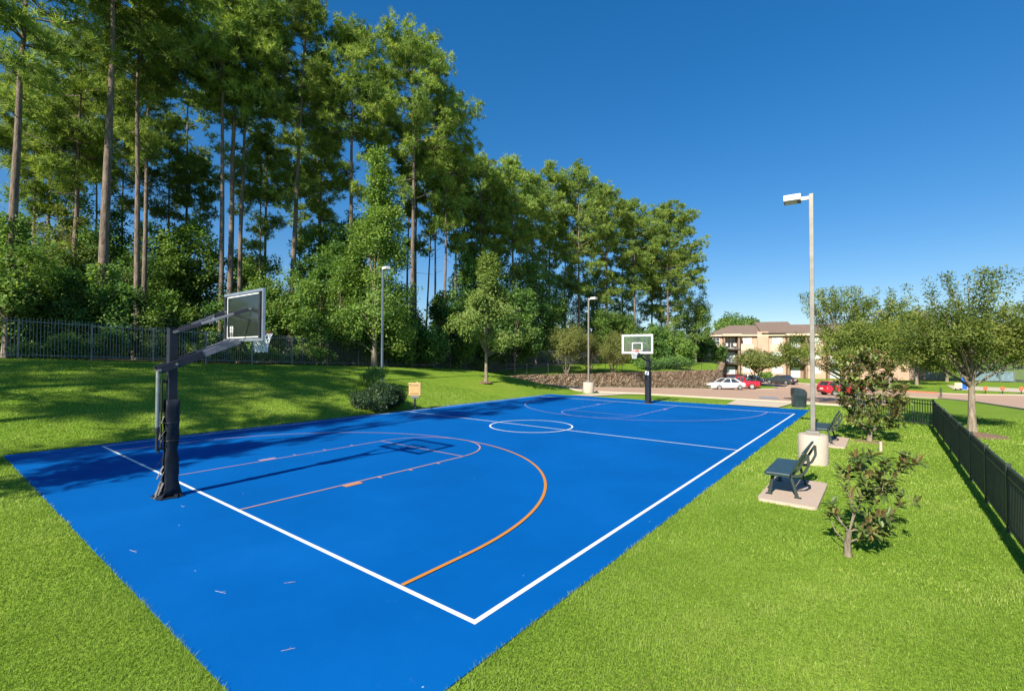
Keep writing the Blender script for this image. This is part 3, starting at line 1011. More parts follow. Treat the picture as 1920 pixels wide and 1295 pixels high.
# ------------------------------------------------------------------ fences
def picket_fence(name, label, pts, H, post_gap, pick_gap, mats, rails, pick_top, post_w=.065, pick_w=.018, group=None, cat='fence', post_extra=.06):
    t = thing(name, label, cat, (0, 0, 0), 0, group)
    pts = [np.array(p, float) for p in pts]
    posts = []
    for a, b_ in zip(pts[:-1], pts[1:]):
        L = np.linalg.norm(b_ - a); n = max(1, round(L / post_gap))
        for i in range(n):
            posts.append((a + (b_ - a) * i / n, a + (b_ - a) * (i + 1) / n))
    ends = [p for p, q in posts] + [posts[-1][1]]
    ang0 = math.atan2(*(posts[0][1] - posts[0][0])[::-1])
    for p in ends:
        z = hz(*p)
        mb = MB().box((p[0], p[1], z + (H + post_extra) / 2 - .05), (post_w, post_w, H + post_extra + .1), ang0)
        mb.box((p[0], p[1], z + H + post_extra + .012), (post_w * 1.2, post_w * 1.2, .022), ang0)
        mb.build('post', mats[0], t)
    for a, b_ in posts:
        za, zb = hz(*a), hz(*b_)
        zc = (za + zb) / 2     # stepped panels hang level
        sl = .75
        z0, z1 = zc + (za - zc) * sl, zc + (zb - zc) * sl
        d = (b_ - a); L = np.linalg.norm(d); d = d / L
        mb = MB()
        for rz in rails: mb.bar((*(a + d * post_w / 2), z0 + rz), (*(b_ - d * post_w / 2), z1 + rz), .034, .034)
        n = round(L / pick_gap)
        ang = math.atan2(d[1], d[0])
        for i in range(1, n):
            f = i / n
            q = a + (b_ - a) * f; zz = z0 + (z1 - z0) * f
            lo = .06; hi = H + pick_top
            mb.box((q[0], q[1], zz + (lo + hi) / 2), (pick_w, pick_w, hi - lo), ang)
        mb.build('panel', mats[1], t)
    return t


fy0 = -1.0 + 0.7
picket_fence('picket_fence', 'long dark steel picket fence between the lawn and the woods', [(-18.85, -8.0), (-18.85, 58)], 1.68, 2.42, .118, (M['fence_grey'], M['fence_grey']), (1.66, .18), .15)
picket_fence('picket_fence', 'low black steel fence turning a corner on the lawn behind the benches', [(12.53, -3.0), (12.53, 21.4), (9.9, 23.9)], 1.05, 2.05, .105, (M['fence_black'], M['fence_black']), (1.05, .90, .12), .0, .06, .019, post_extra=.03)
# low wire fence above the stone wall
wl = [(-18.0, 26.4), (-16.4, 29.2), (-15.9, 33), (-11.2, 48.2), (-6.8, 62.4)]
t = thing('wire_fence', 'low black wire fence standing above the stone wall', 'fence')
prev = None
for (a, b_) in zip(wl[:-1], wl[1:]):
    a = np.array(a); b_ = np.array(b_); n = max(1, round(np.linalg.norm(b_ - a) / 2.6))
    for i in range(n):
        p = a + (b_ - a) * i / n; q = a + (b_ - a) * (i + 1) / n
        zp, zq = hz(*p), hz(*q)
        MB().tube([(*p, zp - .1), (*p, zp + 1.2)], .032, 6).build('post', M['fence_black'], t)
        mb = MB()
        for h in (1.16, .06): mb.tube([(*p, zp + h), (*q, zq + h)], .02, 5)
        m_ = 17
        for k in range(m_ + 1):
            for sgn in (1, -1):
                f0 = k / m_; f1 = f0 + sgn * .42
                c0, c1 = max(0, min(1, f0)), max(0, min(1, f1))
                fr = (c1 - f0) / (f1 - f0)
                A = p + (q - p) * c0; B = p + (q - p) * c1
                mb.tube([(*A, zp + .08 + (zq - zp) * c0), (*B, zp + .08 + 1.07 * fr + (zq - zp) * c1)], .0035, 3, False)
        mb.build('mesh_panel', M['fence_black'], t)

# ------------------------------------------------------------------ stone retaining wall
wpts = np.array([(-17.2, 27.4), (-15.6, 29.4), (-15.1, 33), (-5.7, 63.3), (-8.5, 76)], float)
seg = [wpts[0]]
for a, b_ in zip(wpts[:-1], wpts[1:]):
    n = max(2, int(np.linalg.norm(b_ - a) / .45)); seg += [a + (b_ - a) * (i + 1) / n for i in range(n)]
seg = np.array(seg)
tt = np.gradient(seg, axis=0); tt /= np.linalg.norm(tt, axis=1)[:, None]
nr = np.stack([-tt[:, 1], tt[:, 0]], -1)      # left side = uphill
back = seg + nr * .85; front = seg.copy()
ztop = hgt(*(seg + nr * 1.3).T) + .07 + rng.normal(0, .03, len(seg))
zbot = np.minimum(hgt(*(seg - nr * .3).T), ztop) - .25
rows = 7
vs = []; fs = []
for i in range(len(seg)):
    for k in range(rows):
        f = k / (rows - 1); z = zbot[i] + (ztop[i] - zbot[i]) * f
        p = front[i] + nr[i] * (.12 * f + rng.normal(0, .035))
        vs.append((*p, z))
    vs.append((*back[i], ztop[i])); vs.append((*back[i], zbot[i]))
K = rows + 2
for i in range(len(seg) - 1):
    for k in range(K - 1): fs.append((i * K + k, (i + 1) * K + k, (i + 1) * K + k + 1, i * K + k + 1))
tag(MB().add(vs, fs).build('retaining_wall', M['stone']), 'brown stacked stone retaining wall behind the far end of the court', 'wall')


# ------------------------------------------------------------------ vegetation generators
def unit(v):
    return v / (np.linalg.norm(v, axis=-1, keepdims=True) + 1e-9)


def rand_dirs(r, n):
    return unit(r.normal(size=(n, 3)))


def leaf_quads(C, Dr, L, W, r, face=None):
    """diamond leaves starting at C along Dr; face = way the blades tend to look"""
    n = len(C)
    s = unit(np.cross(Dr, rand_dirs(r, n) if face is None else unit(face + rand_dirs(r, n) * .65)))
    L = np.broadcast_to(L, n)[:, None]; W = np.broadcast_to(W, n)[:, None]
    up = np.cross(s, Dr)
    mid = C + Dr * L * .45
    return np.stack([C, mid + s * W / 2 + up * W * .12, C + Dr * L, mid - s * W / 2 + up * W * .12], 1)


def needle_tris(C, Dr, L, W, r):
    n = len(C)
    s = unit(np.cross(Dr, rand_dirs(r, n))) * (np.broadcast_to(W, n)[:, None] / 2)
    return np.stack([C - s, C + s, C + Dr * np.broadcast_to(L, n)[:, None]], 1)


def trunk_pts(r, H, lean=(0, 0), wob=.12, n=9):
    t = np.linspace(0, 1, n)
    w = np.cumsum(r.normal(0, wob, (n, 2)), 0) * t[:, None] * .5
    return np.stack([lean[0] * t ** 1.3 + w[:, 0], lean[1] * t ** 1.3 + w[:, 1], H * t], -1)


def at(pts, z):
    return np.array([np.interp(z, pts[:, 2], pts[:, k]) for k in range(3)])


def pine(label, x, y, H, cb, Rr, seed, lean=(0, 0), rad=.22, nb=30, dens=1.0, mat='needle', ivy=0.0, group='tall pines behind the fence', z0=None, puff=.88, low=0, snags=4):
    r = np.random.default_rng(seed)
    z0 = hz(x, y) - .1 if z0 is None else z0
    t = thing('pine_tree', label, 'tree', (x, y, z0), 0, group)
    P = trunk_pts(r, H, lean)
    tb = MB()
    tb.tube(P, [rad * (1.35 if i == 0 else 1) * (1 - .86 * (i / (len(P) - 1)) ** 1.15) for i in range(len(P))], 9)
    Cs = []; Rs = []; Nrm = []
    L0 = H - cb
    nb = int(nb * 1.1)
    hs = cb + L0 * (np.sort(r.random(nb)) ** .85)
    hs = np.concatenate([hs, r.uniform(cb - L0 * .5, cb, low)]) if low else hs
    az = r.random() * 6.28
    for h in hs:
        f = (h - cb) / L0
        pr = np.interp(f, [-.6, -.1, .0, .25, .5, .75, .92, 1], [.35, .5, .72, 1, .95, .70, .42, .2])
        az += 2.4 + r.normal(0, .5)
        ln = Rr * pr * r.uniform(.62, 1.12)
        el = np.interp(f, [-.5, 0, .5, .85, 1], [-5, 2, 16, 38, 65]) + r.normal(0, 9)
        d = np.array([math.cos(az) * math.cos(R_(el)), math.sin(az) * math.cos(R_(el)), math.sin(R_(el))])
        a0 = at(P, h)
        m1 = a0 + d * ln * .5 + np.array([0, 0, -.03 * ln]); e = a0 + d * ln + np.array([0, 0, .10 * ln])
        br = rad * .30 * (1 - .6 * max(0, f)) * (.5 + .5 * pr)
        tb.tube([a0, m1, e], [br, br * .65, br * .2], 5, False)
        side = unit(np.cross(d, [0, 0, 1]))
        npf = max(3, int(ln * 2.7))
        for k in range(npf):
            q = r.uniform(.38, 1.03)
            lat = r.normal(0, .22) * ln * (1.15 - q * .6)
            base = a0 + (m1 - a0) * min(1, q * 2) if q < .5 else m1 + (e - m1) * (q - .5) * 2
            c = base + side * lat + np.array([0, 0, r.normal(.12, .20)])
            if abs(lat) > .3: tb.tube([base - d * .3, c], [br * .35, br * .15], 4, False)
            Cs.append(c); Rs.append(puff * r.uniform(.6, 1.15))
    top = at(P, H)
    for k in range(6):
        Cs.append(top + r.normal(0, .35, 3) + np.array([0, 0, -.2])); Rs.append(puff * .8)
    for k in range(snags):
        h = r.uniform(cb * .55, cb); a_ = r.random() * 6.28; l_ = r.uniform(.6, 1.9)
        a0 = at(P, h); tb.tube([a0, a0 + np.array([math.cos(a_) * l_, math.sin(a_) * l_, r.normal(0, .3)])], [rad * .13, rad * .05], 4, False)
    tb.build('trunk', M['bark_pine'], t)
    Cs = np.array(Cs); Rs = np.array(Rs)
    nn = int((135 if mat == 'needle' else 96) * dens)
    C = np.repeat(Cs, nn, 0); Rr_ = np.repeat(Rs, nn)
    # a puff is a handful of twig tips, each a bottle brush of needles
    tips = rand_dirs(r, len(Cs) * 7).reshape(len(Cs), 7, 3) * (r.random((len(Cs), 7, 1)) ** .5) * np.array([1.2, 1.2, .62])
    sel = r.integers(0, 7, len(C))
    tp = tips[np.repeat(np.arange(len(Cs)), nn), sel]
    od = rand_dirs(r, len(C)); dr = unit(od + tp * .5 + np.array([0, 0, .35]))
    start = C + tp * Rr_[:, None] * .78 + od * .05
    ln = Rr_ * r.uniform(.30, .55, len(C))
    wk = .056 if mat == 'needle' else .080
    T = needle_tris(start, dr, ln, wk * r.uniform(.7, 1.3, len(C)), r)
    pt = np.repeat(np.clip(r.normal(.5, .22, len(Cs)), 0, 1), nn)
    tint = np.clip(pt + r.normal(0, .12, len(C)), 0, 1)
    soup('crown', T, 3, M[mat], t, tint)
    if ivy > 0:
        n = int(420 * ivy)
        h = r.uniform(.2, ivy, n); a_ = r.random(n) * 6.28
        c = np.stack([np.interp(h, P[:, 2], P[:, 0]), np.interp(h, P[:, 2], P[:, 1]), h], -1)
        rr = rad + r.uniform(0, .38, n)
        dd = np.stack([np.cos(a_), np.sin(a_), np.zeros(n)], -1)
        c = c + dd * rr[:, None]
        dl = unit(dd + r.normal(0, .6, (n, 3)) + np.array([0, 0, -.4]))
        soup('ivy', leaf_quads(c, dl, .20, .15, r), 4, M['leaf_mid'], t, np.clip(r.normal(.45, .2, n), 0, 1))
    return t


def leafy(name, label, cat, x, y, z0, H, cb, Rx, seed, mat, leaf=.15, ncl=120, per=55, clump=.55, trunk=.10, barkm='bark_grey', group=None, shape='oval', lean=(0, 0), Ry=None, fork=1, spikes=0, flat=.8, tintm=.5, wide=.62, droop=0.0):
    r = np.random.default_rng(seed)
    t = thing(name, label, cat, (x, y, z0), r.random() * 6.28, group)
    Ry = Ry or Rx
    h2 = (H - cb) / 2; mid = cb + h2
    # a few big lobes, then clumps in the shells of those lobes
    nl = max(4, ncl // 16)
    lob = rand_dirs(r, nl) * (r.uniform(.25, .78, nl) ** .7)[:, None]
    if shape == 'dome': lob[:, 2] = np.abs(lob[:, 2]) * 1.3 - .55
    if shape == 'cone':
        lob[:, 2] = r.uniform(-.85, .9, nl); k = np.clip((1 - lob[:, 2]) * .55, .08, 1)
        lob[:, :2] = unit(lob[:, :2]) * (k * r.uniform(.3, .95, nl))[:, None]
    cl = []
    for i in range(ncl):
        l = lob[r.integers(nl)]
        s = .42 if shape != 'cone' else .30
        off = rand_dirs(r, 1)[0] * s * r.uniform(.5, 1.0)
        if shape == 'cone': off[:2] *= .25 + .75 * np.clip((1 - l[2]) * .55, 0, 1); off[2] *= .6
        c = l + off
        cl.append(c)
    cl = np.array(cl)
    ln = np.linalg.norm(cl, axis=1); cl[ln > 1] /= ln[ln > 1][:, None] * r.uniform(1, 1.12, (ln > 1).sum())[:, None]
    C = cl * np.array([Rx, Ry, h2]) + np.array([lean[0] * .8, lean[1] * .8, mid])
    if spikes:
        sp = []
        for k in range(spikes):
            a_ = r.random() * 6.28; q = r.uniform(.1, .85)
            b0 = np.array([math.cos(a_) * Rx * q, math.sin(a_) * Ry * q, mid + h2 * math.sqrt(max(0, 1 - q * q)) * .75])
            up = unit(np.array([math.cos(a_) * .35, math.sin(a_) * .35, 1.0]))
            for j in range(5): sp.append(b0 + up * j * .33)
        C = np.concatenate([C, np.array(sp)])
    C[:, 2] = np.maximum(C[:, 2], .12)
    tb = MB()
    if trunk > 0:
        P = trunk_pts(r, max(cb + h2 * 1.2, .5), lean, .04, 6)
        if fork > 1:
            for k in range(fork):
                a_ = 6.28 * k / fork + r.random()
                e = np.array([math.cos(a_) * Rx * .45, math.sin(a_) * Ry * .45, cb + h2 * .9])
                tb.tube([(0, 0, -.1), (e[0] * .25, e[1] * .25, cb * .55), e], [trunk * .8, trunk * .6, trunk * .2], 7)
        else:
            tb.tube(P, [trunk * (1.3 if i == 0 else 1) * (1 - .7 * i / (len(P) - 1)) for i in range(len(P))], 9)
        for c in C[:: max(1, len(C) // 26)]:
            a0 = at(P, min(max(cb * .8, c[2] * .55), P[-1, 2]))
            m1 = (a0 + c) / 2 + np.array([0, 0, .06 * H * .3])
            tb.tube([a0, m1, c], [trunk * .34, trunk * .2, trunk * .06], 5, False)
        tb.build('trunk', M[barkm], t)
    n = len(C)
    per_ = np.full(n, per)
    if spikes: per_[-spikes * 5:] = per // 3
    CC = np.repeat(C, per_, 0)
    sc = np.repeat(np.where(per_ < per, clump * .5, clump) * r.uniform(.7, 1.2, n), per_)
    o = rand_dirs(r, len(CC)) * (r.random(len(CC)) ** .45)[:, None]
    o[:, 2] *= flat
    pos = CC + o * sc[:, None]
    dr = unit(o + r.normal(0, .55, o.shape) + np.array([0, 0, -.10 - droop]))
    T = leaf_quads(pos, dr, leaf * r.uniform(.7, 1.25, len(CC)), leaf * wide * r.uniform(.8, 1.2, len(CC)), r, unit(CC - np.array([0, 0, mid - h2 * .5])) * .7 + o * .5 + np.array([0, 0, .55]))
    pt = np.repeat(np.clip(r.normal(tintm, .2, n), 0, 1), per_)
    tint = np.clip(pt + r.normal(0, .15, len(CC)), 0, 1)
    soup('foliage' if trunk == 0 else 'crown', T, 4, M[mat], t, tint)
    return t



# ------------------------------------------------------------------ pines
def pine_at(px, dep, top, cb, hw, label, seed, **kw):
    q = DP(px, 650, dep); x, y = q[0], q[1]
    z0 = hz(x, y) - .1
    H = DP(px, top, dep)[2] - z0 - .9
    c = DP(px, cb, dep)[2] - z0
    kw.setdefault('low', kw.get('nb', 30) // 2)
    pine(label, x, y, H, c, hw / FPX * dep * 1.17, seed, z0=z0, **kw)


PINES = [
    (15, 24.5, -200, 60, 105, 'leftmost tall pine with dark forked limbs and ivy on its trunk', dict(rad=.24, nb=20, ivy=7.5, lean=(.1, .1), dens=.8, snags=6)),
    (190, 27.0, -190, 20, 105, 'thick pale trunked pine with ivy at its foot near the left of the woods', dict(rad=.29, nb=24, ivy=5.5, lean=(.12, .2), low=2)),
    (133, 33.0, 70, 280, 100, 'shorter bushy pine between the two ivy clad pines', dict(rad=.21, nb=26, snags=12)),
    (256, 31.0, -70, 150, 105, 'pine with a reddish trunk just right of the thick pale trunk', dict(rad=.21, nb=32, low=4)),
    (268, 33.0, -10, 210, 70, 'pine pressed close behind the reddish trunked pine', dict(rad=.18, nb=20)),
    (172, 37.0, 110, 270, 55, 'very thin pine stem seen left of the thick pale trunk', dict(rad=.10, nb=16)),
    (413, 33.0, -70, 170, 105, 'left stem of the close trio of pines behind the near hoop', dict(rad=.20, nb=30, low=3)),
    (430, 34.0, -110, 130, 95, 'dark middle stem of the close trio of pines', dict(rad=.23, nb=28)),
    (447, 35.5, 0, 230, 85, 'right stem of the close trio with reddish lower bark', dict(rad=.19, nb=24, low=3)),
    (312, 43.0, 210, 380, 58, 'small round crowned pine standing in the gap left of the trio', dict(rad=.15, nb=26)),
    (543, 36.0, -25, 260, 88, 'tall slightly bent pine above the near backboard', dict(rad=.22, nb=36, low=6, lean=(.3, .8))),
    (655, 38.0, 42, 270, 82, 'round topped pine with a dark straight trunk', dict(rad=.22, nb=38, low=5)),
    (772, 39.0, 62, 290, 108, 'broad layered pine whose limbs reach out against the blue sky', dict(rad=.22, nb=44, low=4, puff=.84)),
    (832, 43.0, 200, 360, 62, 'lower pine with yellowish crown under the broad layered pine', dict(rad=.16, nb=30)),
    (900, 50.0, 288, 430, 48, 'pine with dark forked stem right of the tree line step', dict(rad=.17, nb=26)),
    (962, 52.0, 286, 440, 50, 'upright pine with flat tufted top above the small maple', dict(rad=.18, nb=28)),
    (1030, 55.0, 302, 450, 36, 'narrow spire topped pine in the middle of the tree line', dict(rad=.17, nb=26)),
    (1085, 55.0, 312, 480, 62, 'wide full crowned pine left of the far lamp', dict(rad=.19, nb=40)),
    (1138, 58.0, 345, 500, 52, 'pine whose crown starts the slope of the tree line', dict(rad=.18, nb=34)),
    (1190, 61.0, 376, 500, 46, 'medium pine above the far backboard', dict(rad=.17, nb=30)),
    (1252, 62.0, 384, 560, 66, 'rightmost pine with layered boughs hanging far down', dict(rad=.20, nb=46, low=6, puff=.88)),
    (1222, 67.0, 392, 530, 50, 'pine tucked just left of the rightmost pine', dict(rad=.17, nb=28)),
    (85, 38.0, 50, 300, 90, 'pine with a mid green crown behind the leftmost pine', dict(rad=.17, nb=28)),
    (345, 45.0, 20, 240, 62, 'slender pine behind the gap left of the trio', dict(rad=.15, nb=24)),
    (495, 44.0, 40, 260, 62, 'slender pine between the trio and the bent pine', dict(rad=.15, nb=24)),
    (600, 46.0, 95, 330, 62, 'pine half hidden between the bent pine and the round topped pine', dict(rad=.16, nb=26)),
    (716, 46.0, 130, 380, 50, 'slim pine behind the pale green sweetgum', dict(rad=.15, nb=20)),
    (562, 52.0, 300, 430, 34, 'thin far pine stem left of the sweetgum', dict(rad=.12, nb=16)),
    (762, 52.0, 240, 400, 36, 'pale bare pine stem in the sky gap right of the lamp', dict(rad=.15, nb=16)),
    (779, 48.0, 200, 390, 38, 'second bare pine stem in the sky gap right of the lamp', dict(rad=.15, nb=16)),
    (797, 54.0, 260, 410, 36, 'leaning thin pine stem in the sky gap', dict(rad=.12, nb=16, lean=(.5, .9))),
    (852, 47.0, 270, 420, 40, 'pine stem at the right side of the sky gap', dict(rad=.15, nb=18)),
    (872, 51.0, 300, 430, 40, 'reddish pine stem beside the small maple crown', dict(rad=.15, nb=20)),
    (928, 60.0, 330, 450, 44, 'deep pine filling the tree line above the maple', dict(rad=.15, nb=22)),
    (1000, 60.0, 335, 470, 46, 'deep pine left of the spire topped pine', dict(rad=.15, nb=24)),
    (1058, 62.0, 340, 470, 44, 'deep pine right of the spire topped pine', dict(rad=.15, nb=24)),
    (1112, 66.0, 352, 500, 44, 'deep pine right of the wide full crowned pine', dict(rad=.15, nb=24)),
    (1168, 68.0, 385, 520, 44, 'deep pine between the medium pines on the slope', dict(rad=.15, nb=24)),
    (60, 34.0, 170, 330, 75, 'younger pine with low yellowish boughs right of the leftmost pine', dict(rad=.13, nb=30, low=8)),
    (228, 40.0, 180, 330, 60, 'younger pine between the thick pale trunk and the reddish trunks', dict(rad=.12, nb=28, low=8)),
    (372, 47.0, 290, 400, 42, 'small pine in the sky gap just left of the trio', dict(rad=.11, nb=26, low=6)),
    (485, 40.0, 250, 400, 52, 'younger low branched pine right of the trio', dict(rad=.12, nb=28, low=8)),
    (600, 43.0, 240, 380, 56, 'younger low branched pine behind the ivy wrapped tree', dict(rad=.13, nb=30, low=8)),
    (815, 46.0, 250, 370, 50, 'younger pine below the broad layered pine', dict(rad=.13, nb=30, low=8)),
    (925, 54.0, 310, 430, 46, 'younger pine filling the gap right of the dark forked pine', dict(rad=.13, nb=30, low=8)),
    (1000, 57.0, 330, 460, 46, 'younger pine left of the spire topped pine', dict(rad=.13, nb=32, low=8)),
    (1240, 66.0, 430, 560, 52, 'younger pine hanging low left of the rightmost pine', dict(rad=.13, nb=34, low=8)),
]
for i, (px, dep, top, cb, hw, lab, kw) in enumerate(PINES):
    if px >= 1010: dep += 9 if px < 1200 else 11
    pine_at(px, dep, top, cb, hw, lab, 100 + i, mat='needle' if dep < 45 else 'needle_far', **kw)

# pines beyond the left edge of the picture; their shade lies over lawn and court
SHADE = [(-12.0, -11.0, 20, 11, 2.8), (-14.8, -18.0, 24, 14, 3.2), (-9.0, -17.5, 22, 14, 2.6), (-12.5, -26.0, 27, 16, 3.2), (-15.5, -29.0, 28, 18, 3.0),
         (-6.5, -12.5, 15, 9.0, 2.2), (-2.7, -15.5, 26, 17, 1.8), (-5.2, -22.0, 21, 13, 2.0), (-3.2, -9.6, 8.0, 4.6, 1.5), (-15.0, -8.5, 15, 8, 2.4), (-9.5, -33.0, 30, 21, 3.0)]
for i, (x, y, H, cb, rr) in enumerate(SHADE):
    pine('tall pine beyond the fence end at the edge of the lawn', x, y, H, cb, rr, 300 + i, z0=hz(x, y) - .1, nb=22, rad=.2, dens=.55, group='pines beyond the left end of the lawn', low=4)


# ------------------------------------------------------------------ broadleaf trees and shrubs of the wood
def bush_at(name, cat, px, dep, top, hw, mat, label, seed, base=None, cbf=.0, trunk=.07, leaf=.16, dens=1.0, shape='oval', group='shrubs and young trees at the edge of the wood', lean=(0, 0), **kw):
    q = DP(px, 650, dep); x, y = q[0], q[1]
    z0 = hz(x, y) - .05
    H = DP(px, top, dep)[2] - z0
    R = hw / FPX * dep
    area = R * H * 2
    ncl = int(np.clip(area * 5.0 * dens, 20, 230 if dens < 1.9 else 430))
    leafy(name, label, cat, x, y, z0, H, H * cbf, R, seed, mat, leaf, ncl, kw.pop('per', 46), kw.pop('clump', .55), trunk, group=group, shape=shape, lean=lean, **kw)


DARK, MIDG, LIT, OLV = 'leaf_dark', 'leaf_mid', 'leaf_light', 'leaf_olive'
WOOD = [
    # px, depth, top, half width, material, label
    (10, 23.5, 425, 55, MIDG, 'bright ivy draped shrub at the left end of the fence'),
    (75, 25.5, 520, 48, MIDG, 'leafy rounded shrub behind the first fence post'),
    (150, 26.5, 505, 55, DARK, 'dark drooping shrub beneath the thick pale pine'),
    (215, 27.0, 540, 45, DARK, 'low dark shrub behind the fence left of the near hoop'),
    (262, 28.0, 545, 42, MIDG, 'pale tipped shrub arching over the fence left of the hoop post'),
    (318, 29.0, 545, 40, MIDG, 'leafy shrub right above the near hoop post'),
    (375, 30.0, 550, 42, MIDG, 'leafy shrub behind the near hoop arms'),
    (440, 31.0, 540, 46, DARK, 'dark shrub behind the near backboard'),
    (520, 31.0, 500, 48, MIDG, 'bushy young tree right of the near backboard'),
    (580, 30.5, 530, 50, MIDG, 'rounded sunlit shrub right of the near net'),
    (640, 33.0, 480, 46, MIDG, 'vine hung leafy tree left of the blue grey lamp'),
    (690, 34.0, 500, 44, DARK, 'dark shrub just behind the blue grey lamp'),
    (745, 36.0, 550, 44, MIDG, 'leafy shrub right of the blue grey lamp'),
    (795, 38.0, 556, 44, DARK, 'low dark shrub below the sky gap'),
    (845, 40.0, 545, 42, MIDG, 'leafy shrub left of the small maple'),
    (905, 43.0, 520, 50, DARK, 'dark tree directly behind the small maple'),
    (965, 45.0, 520, 46, DARK, 'dark shrub right behind the small maple'),
    (1010, 46.0, 562, 40, MIDG, 'lush large leaved shrub right of the small maple'),
    (1045, 50.0, 570, 36, MIDG, 'leafy shrub behind the low olive trees'),
    (1120, 54.0, 566, 34, MIDG, 'light green shrub just right of the far lamp'),
    (1165, 55.0, 575, 28, MIDG, 'upright light green shrub left of the far backboard'),
    (1215, 58.0, 600, 40, DARK, 'dark shrub behind the far backboard'),
    (1262, 60.0, 615, 40, MIDG, 'sunlit vine covered shrub right of the far backboard'),
    (1305, 66.0, 560, 32, MIDG, 'rounded tree at the right end of the woods'),
    # second row
    (25, 35.0, 320, 62, MIDG, 'tall leafy tree rising behind the leftmost pine'),
    (158, 37.0, 335, 55, DARK, 'tall dark tree behind the thick pale pine trunk'),
    (258, 39.0, 430, 46, OLV, 'olive tree behind the reddish pine trunks'),
    (40, 31.0, 430, 70, DARK, 'dark tree behind the leftmost pine'),
    (105, 33.0, 380, 62, OLV, 'brownish green tree between the ivy clad pines'),
    (205, 34.0, 405, 60, DARK, 'dark understory tree right of the thick pale pine'),
    (300, 37.0, 410, 56, MIDG, 'leafy understory tree left of the pine trio'),
    (368, 39.0, 420, 50, MIDG, 'leafy round understory tree left of the pine trio'),
    (470, 40.0, 440, 50, MIDG, 'understory tree right of the pine trio'),
    (612, 38.0, 400, 56, MIDG, 'tall ivy wrapped understory tree left of the sweetgum'),
    (600, 35.0, 440, 56, DARK, 'mid green tree standing just left of the sweetgum'),
    (655, 37.0, 380, 50, DARK, 'leafy tree close behind the sweetgum on its left'),
    (862, 46.0, 470, 46, DARK, 'dark leafy tree right of the sky gap'),
    (930, 50.0, 425, 56, MIDG, 'leafy oak rising behind the small maple'),
    (1005, 53.0, 440, 50, DARK, 'dark oak behind the lush large leaved shrub'),
    (1060, 56.0, 470, 46, MIDG, 'leafy tree behind the far lamp head'),
    (1130, 60.0, 500, 46, DARK, 'dark tree right of the far lamp'),
    (1195, 64.0, 520, 46, DARK, 'dark tree above the far backboard'),
    (1275, 68.0, 500, 44, MIDG, 'tall leafy tree at the right edge of the woods'),
]
for i, (px, dep, top, hw, mt, lab) in enumerate(WOOD):
    if px >= 1008: dep += 11
    elif px > 400: dep += 1.6
    tall = top < 470
    bush_at('understory_tree' if tall else 'understory_shrub', 'tree' if tall else 'shrub', px, dep, top, hw * 1.15, mt, lab, 500 + i,
            cbf=.12 if tall else .0, trunk=.14 if tall else .07, leaf=.19 if dep < 36 else .24, dens=1.35, per=60)
bush_at('sweetgum_tree', 'tree', 702, 33.5, 282, 98, MIDG, 'tall pale green sweetgum above the blue grey lamp', 601, cbf=.02, trunk=.18, leaf=.20, dens=2.0, shape='cone', tintm=.56, per=70, clump=.75)

# the unbroken thicket deeper in the wood
r = np.random.default_rng(77)
n = 52000
ty = r.uniform(-14, 96, n); tx = -30.5 - 8 * r.random(n) + 2.2 * np.sin(ty * .35) + np.clip(ty - 52, 0, 60) * .34
th_ = (2.6 + 1.3 * np.sin(ty * .41) + .9 * np.sin(ty * 1.13 + 1)) * np.where(ty > 40, 1.5, 1.0)
tz = hgt(tx, ty) + th_ * r.random(n) ** .8
C_ = np.stack([tx, ty, tz], -1)
tag(soup('thicket', leaf_quads(C_, unit(rand_dirs(r, n) + np.array([.3, 0, 0])), .42 * r.uniform(.7, 1.3, n), .30, r), 4, M['leaf_dark'], None, np.clip(.4 + .25 * np.sin(tx * 1.3 + ty * .9) + r.normal(0, .15, n), 0, 1)),
    'unbroken dark green thicket deep in the wood', 'thicket', kind='stuff')

# saplings, weeds and vines hanging in the fence
r = np.random.default_rng(11)
VINES = [(70, 40, 640), (112, 48, 622), (160, 30, 630), (200, 40, 600), (292, 30, 610), (340, 40, 640), (395, 48, 640), (455, 46, 645), (510, 44, 648), (560, 44, 650), (600, 40, 650), (650, 44, 638), (690, 40, 636), (735, 44, 636), (790, 30, 660), (830, 28, 655), (885, 30, 660), (930, 26, 664), (985, 30, 664)]
for i, (px, hw, top) in enumerate(VINES):
    # on the fence line x = -18.9
    d = ray(px, 650); k = (-19.4 - CX) / d[0]
    x, y = (CAM + d * k)[:2]
    z0 = hz(x, y); H = max(.7, DP(px, top, k)[2] - z0)
    w = hw / FPX * k
    lab = f'{"yellowish" if 630 < px < 760 else "green"} tangle of vines in the fence, ' + \
        ['far left beside the first fence post', 'reddish stemmed and right of the first post', 'short, below the dark drooping shrub', 'tall and pale tipped, poking above the rail', 'spreading and pale leaved left of the hoop post', 'behind the hoop post', 'below the hoop arms', 'below the near backboard', 'right of the near net', 'in full shade right of the near net', 'in the middle of the long fence',
         'left of the lamp', 'behind the lamp', 'just right of the lamp', 'thin, right of the bright vines', 'left of the maple trunk', 'behind the maple trunk', 'just right of the maple trunk', 'near the end of the low wire fence'][i]
    leafy('fence_vine', lab, 'vine', x, y, z0, H, 0, .35, 700 + i, LIT if 630 < px < 760 else MIDG, .13, int(26 + 26 * w), 34, .36, .025, group='vines growing through the picket fence', Ry=None if w < .4 else w, shape='dome', wide=.7, barkm='bark_dark')
    bpy.context.scene.collection.objects[-1]
for o in scene.objects:
    if o.name.startswith('fence_vine'): o.rotation_euler = (0, 0, 0)

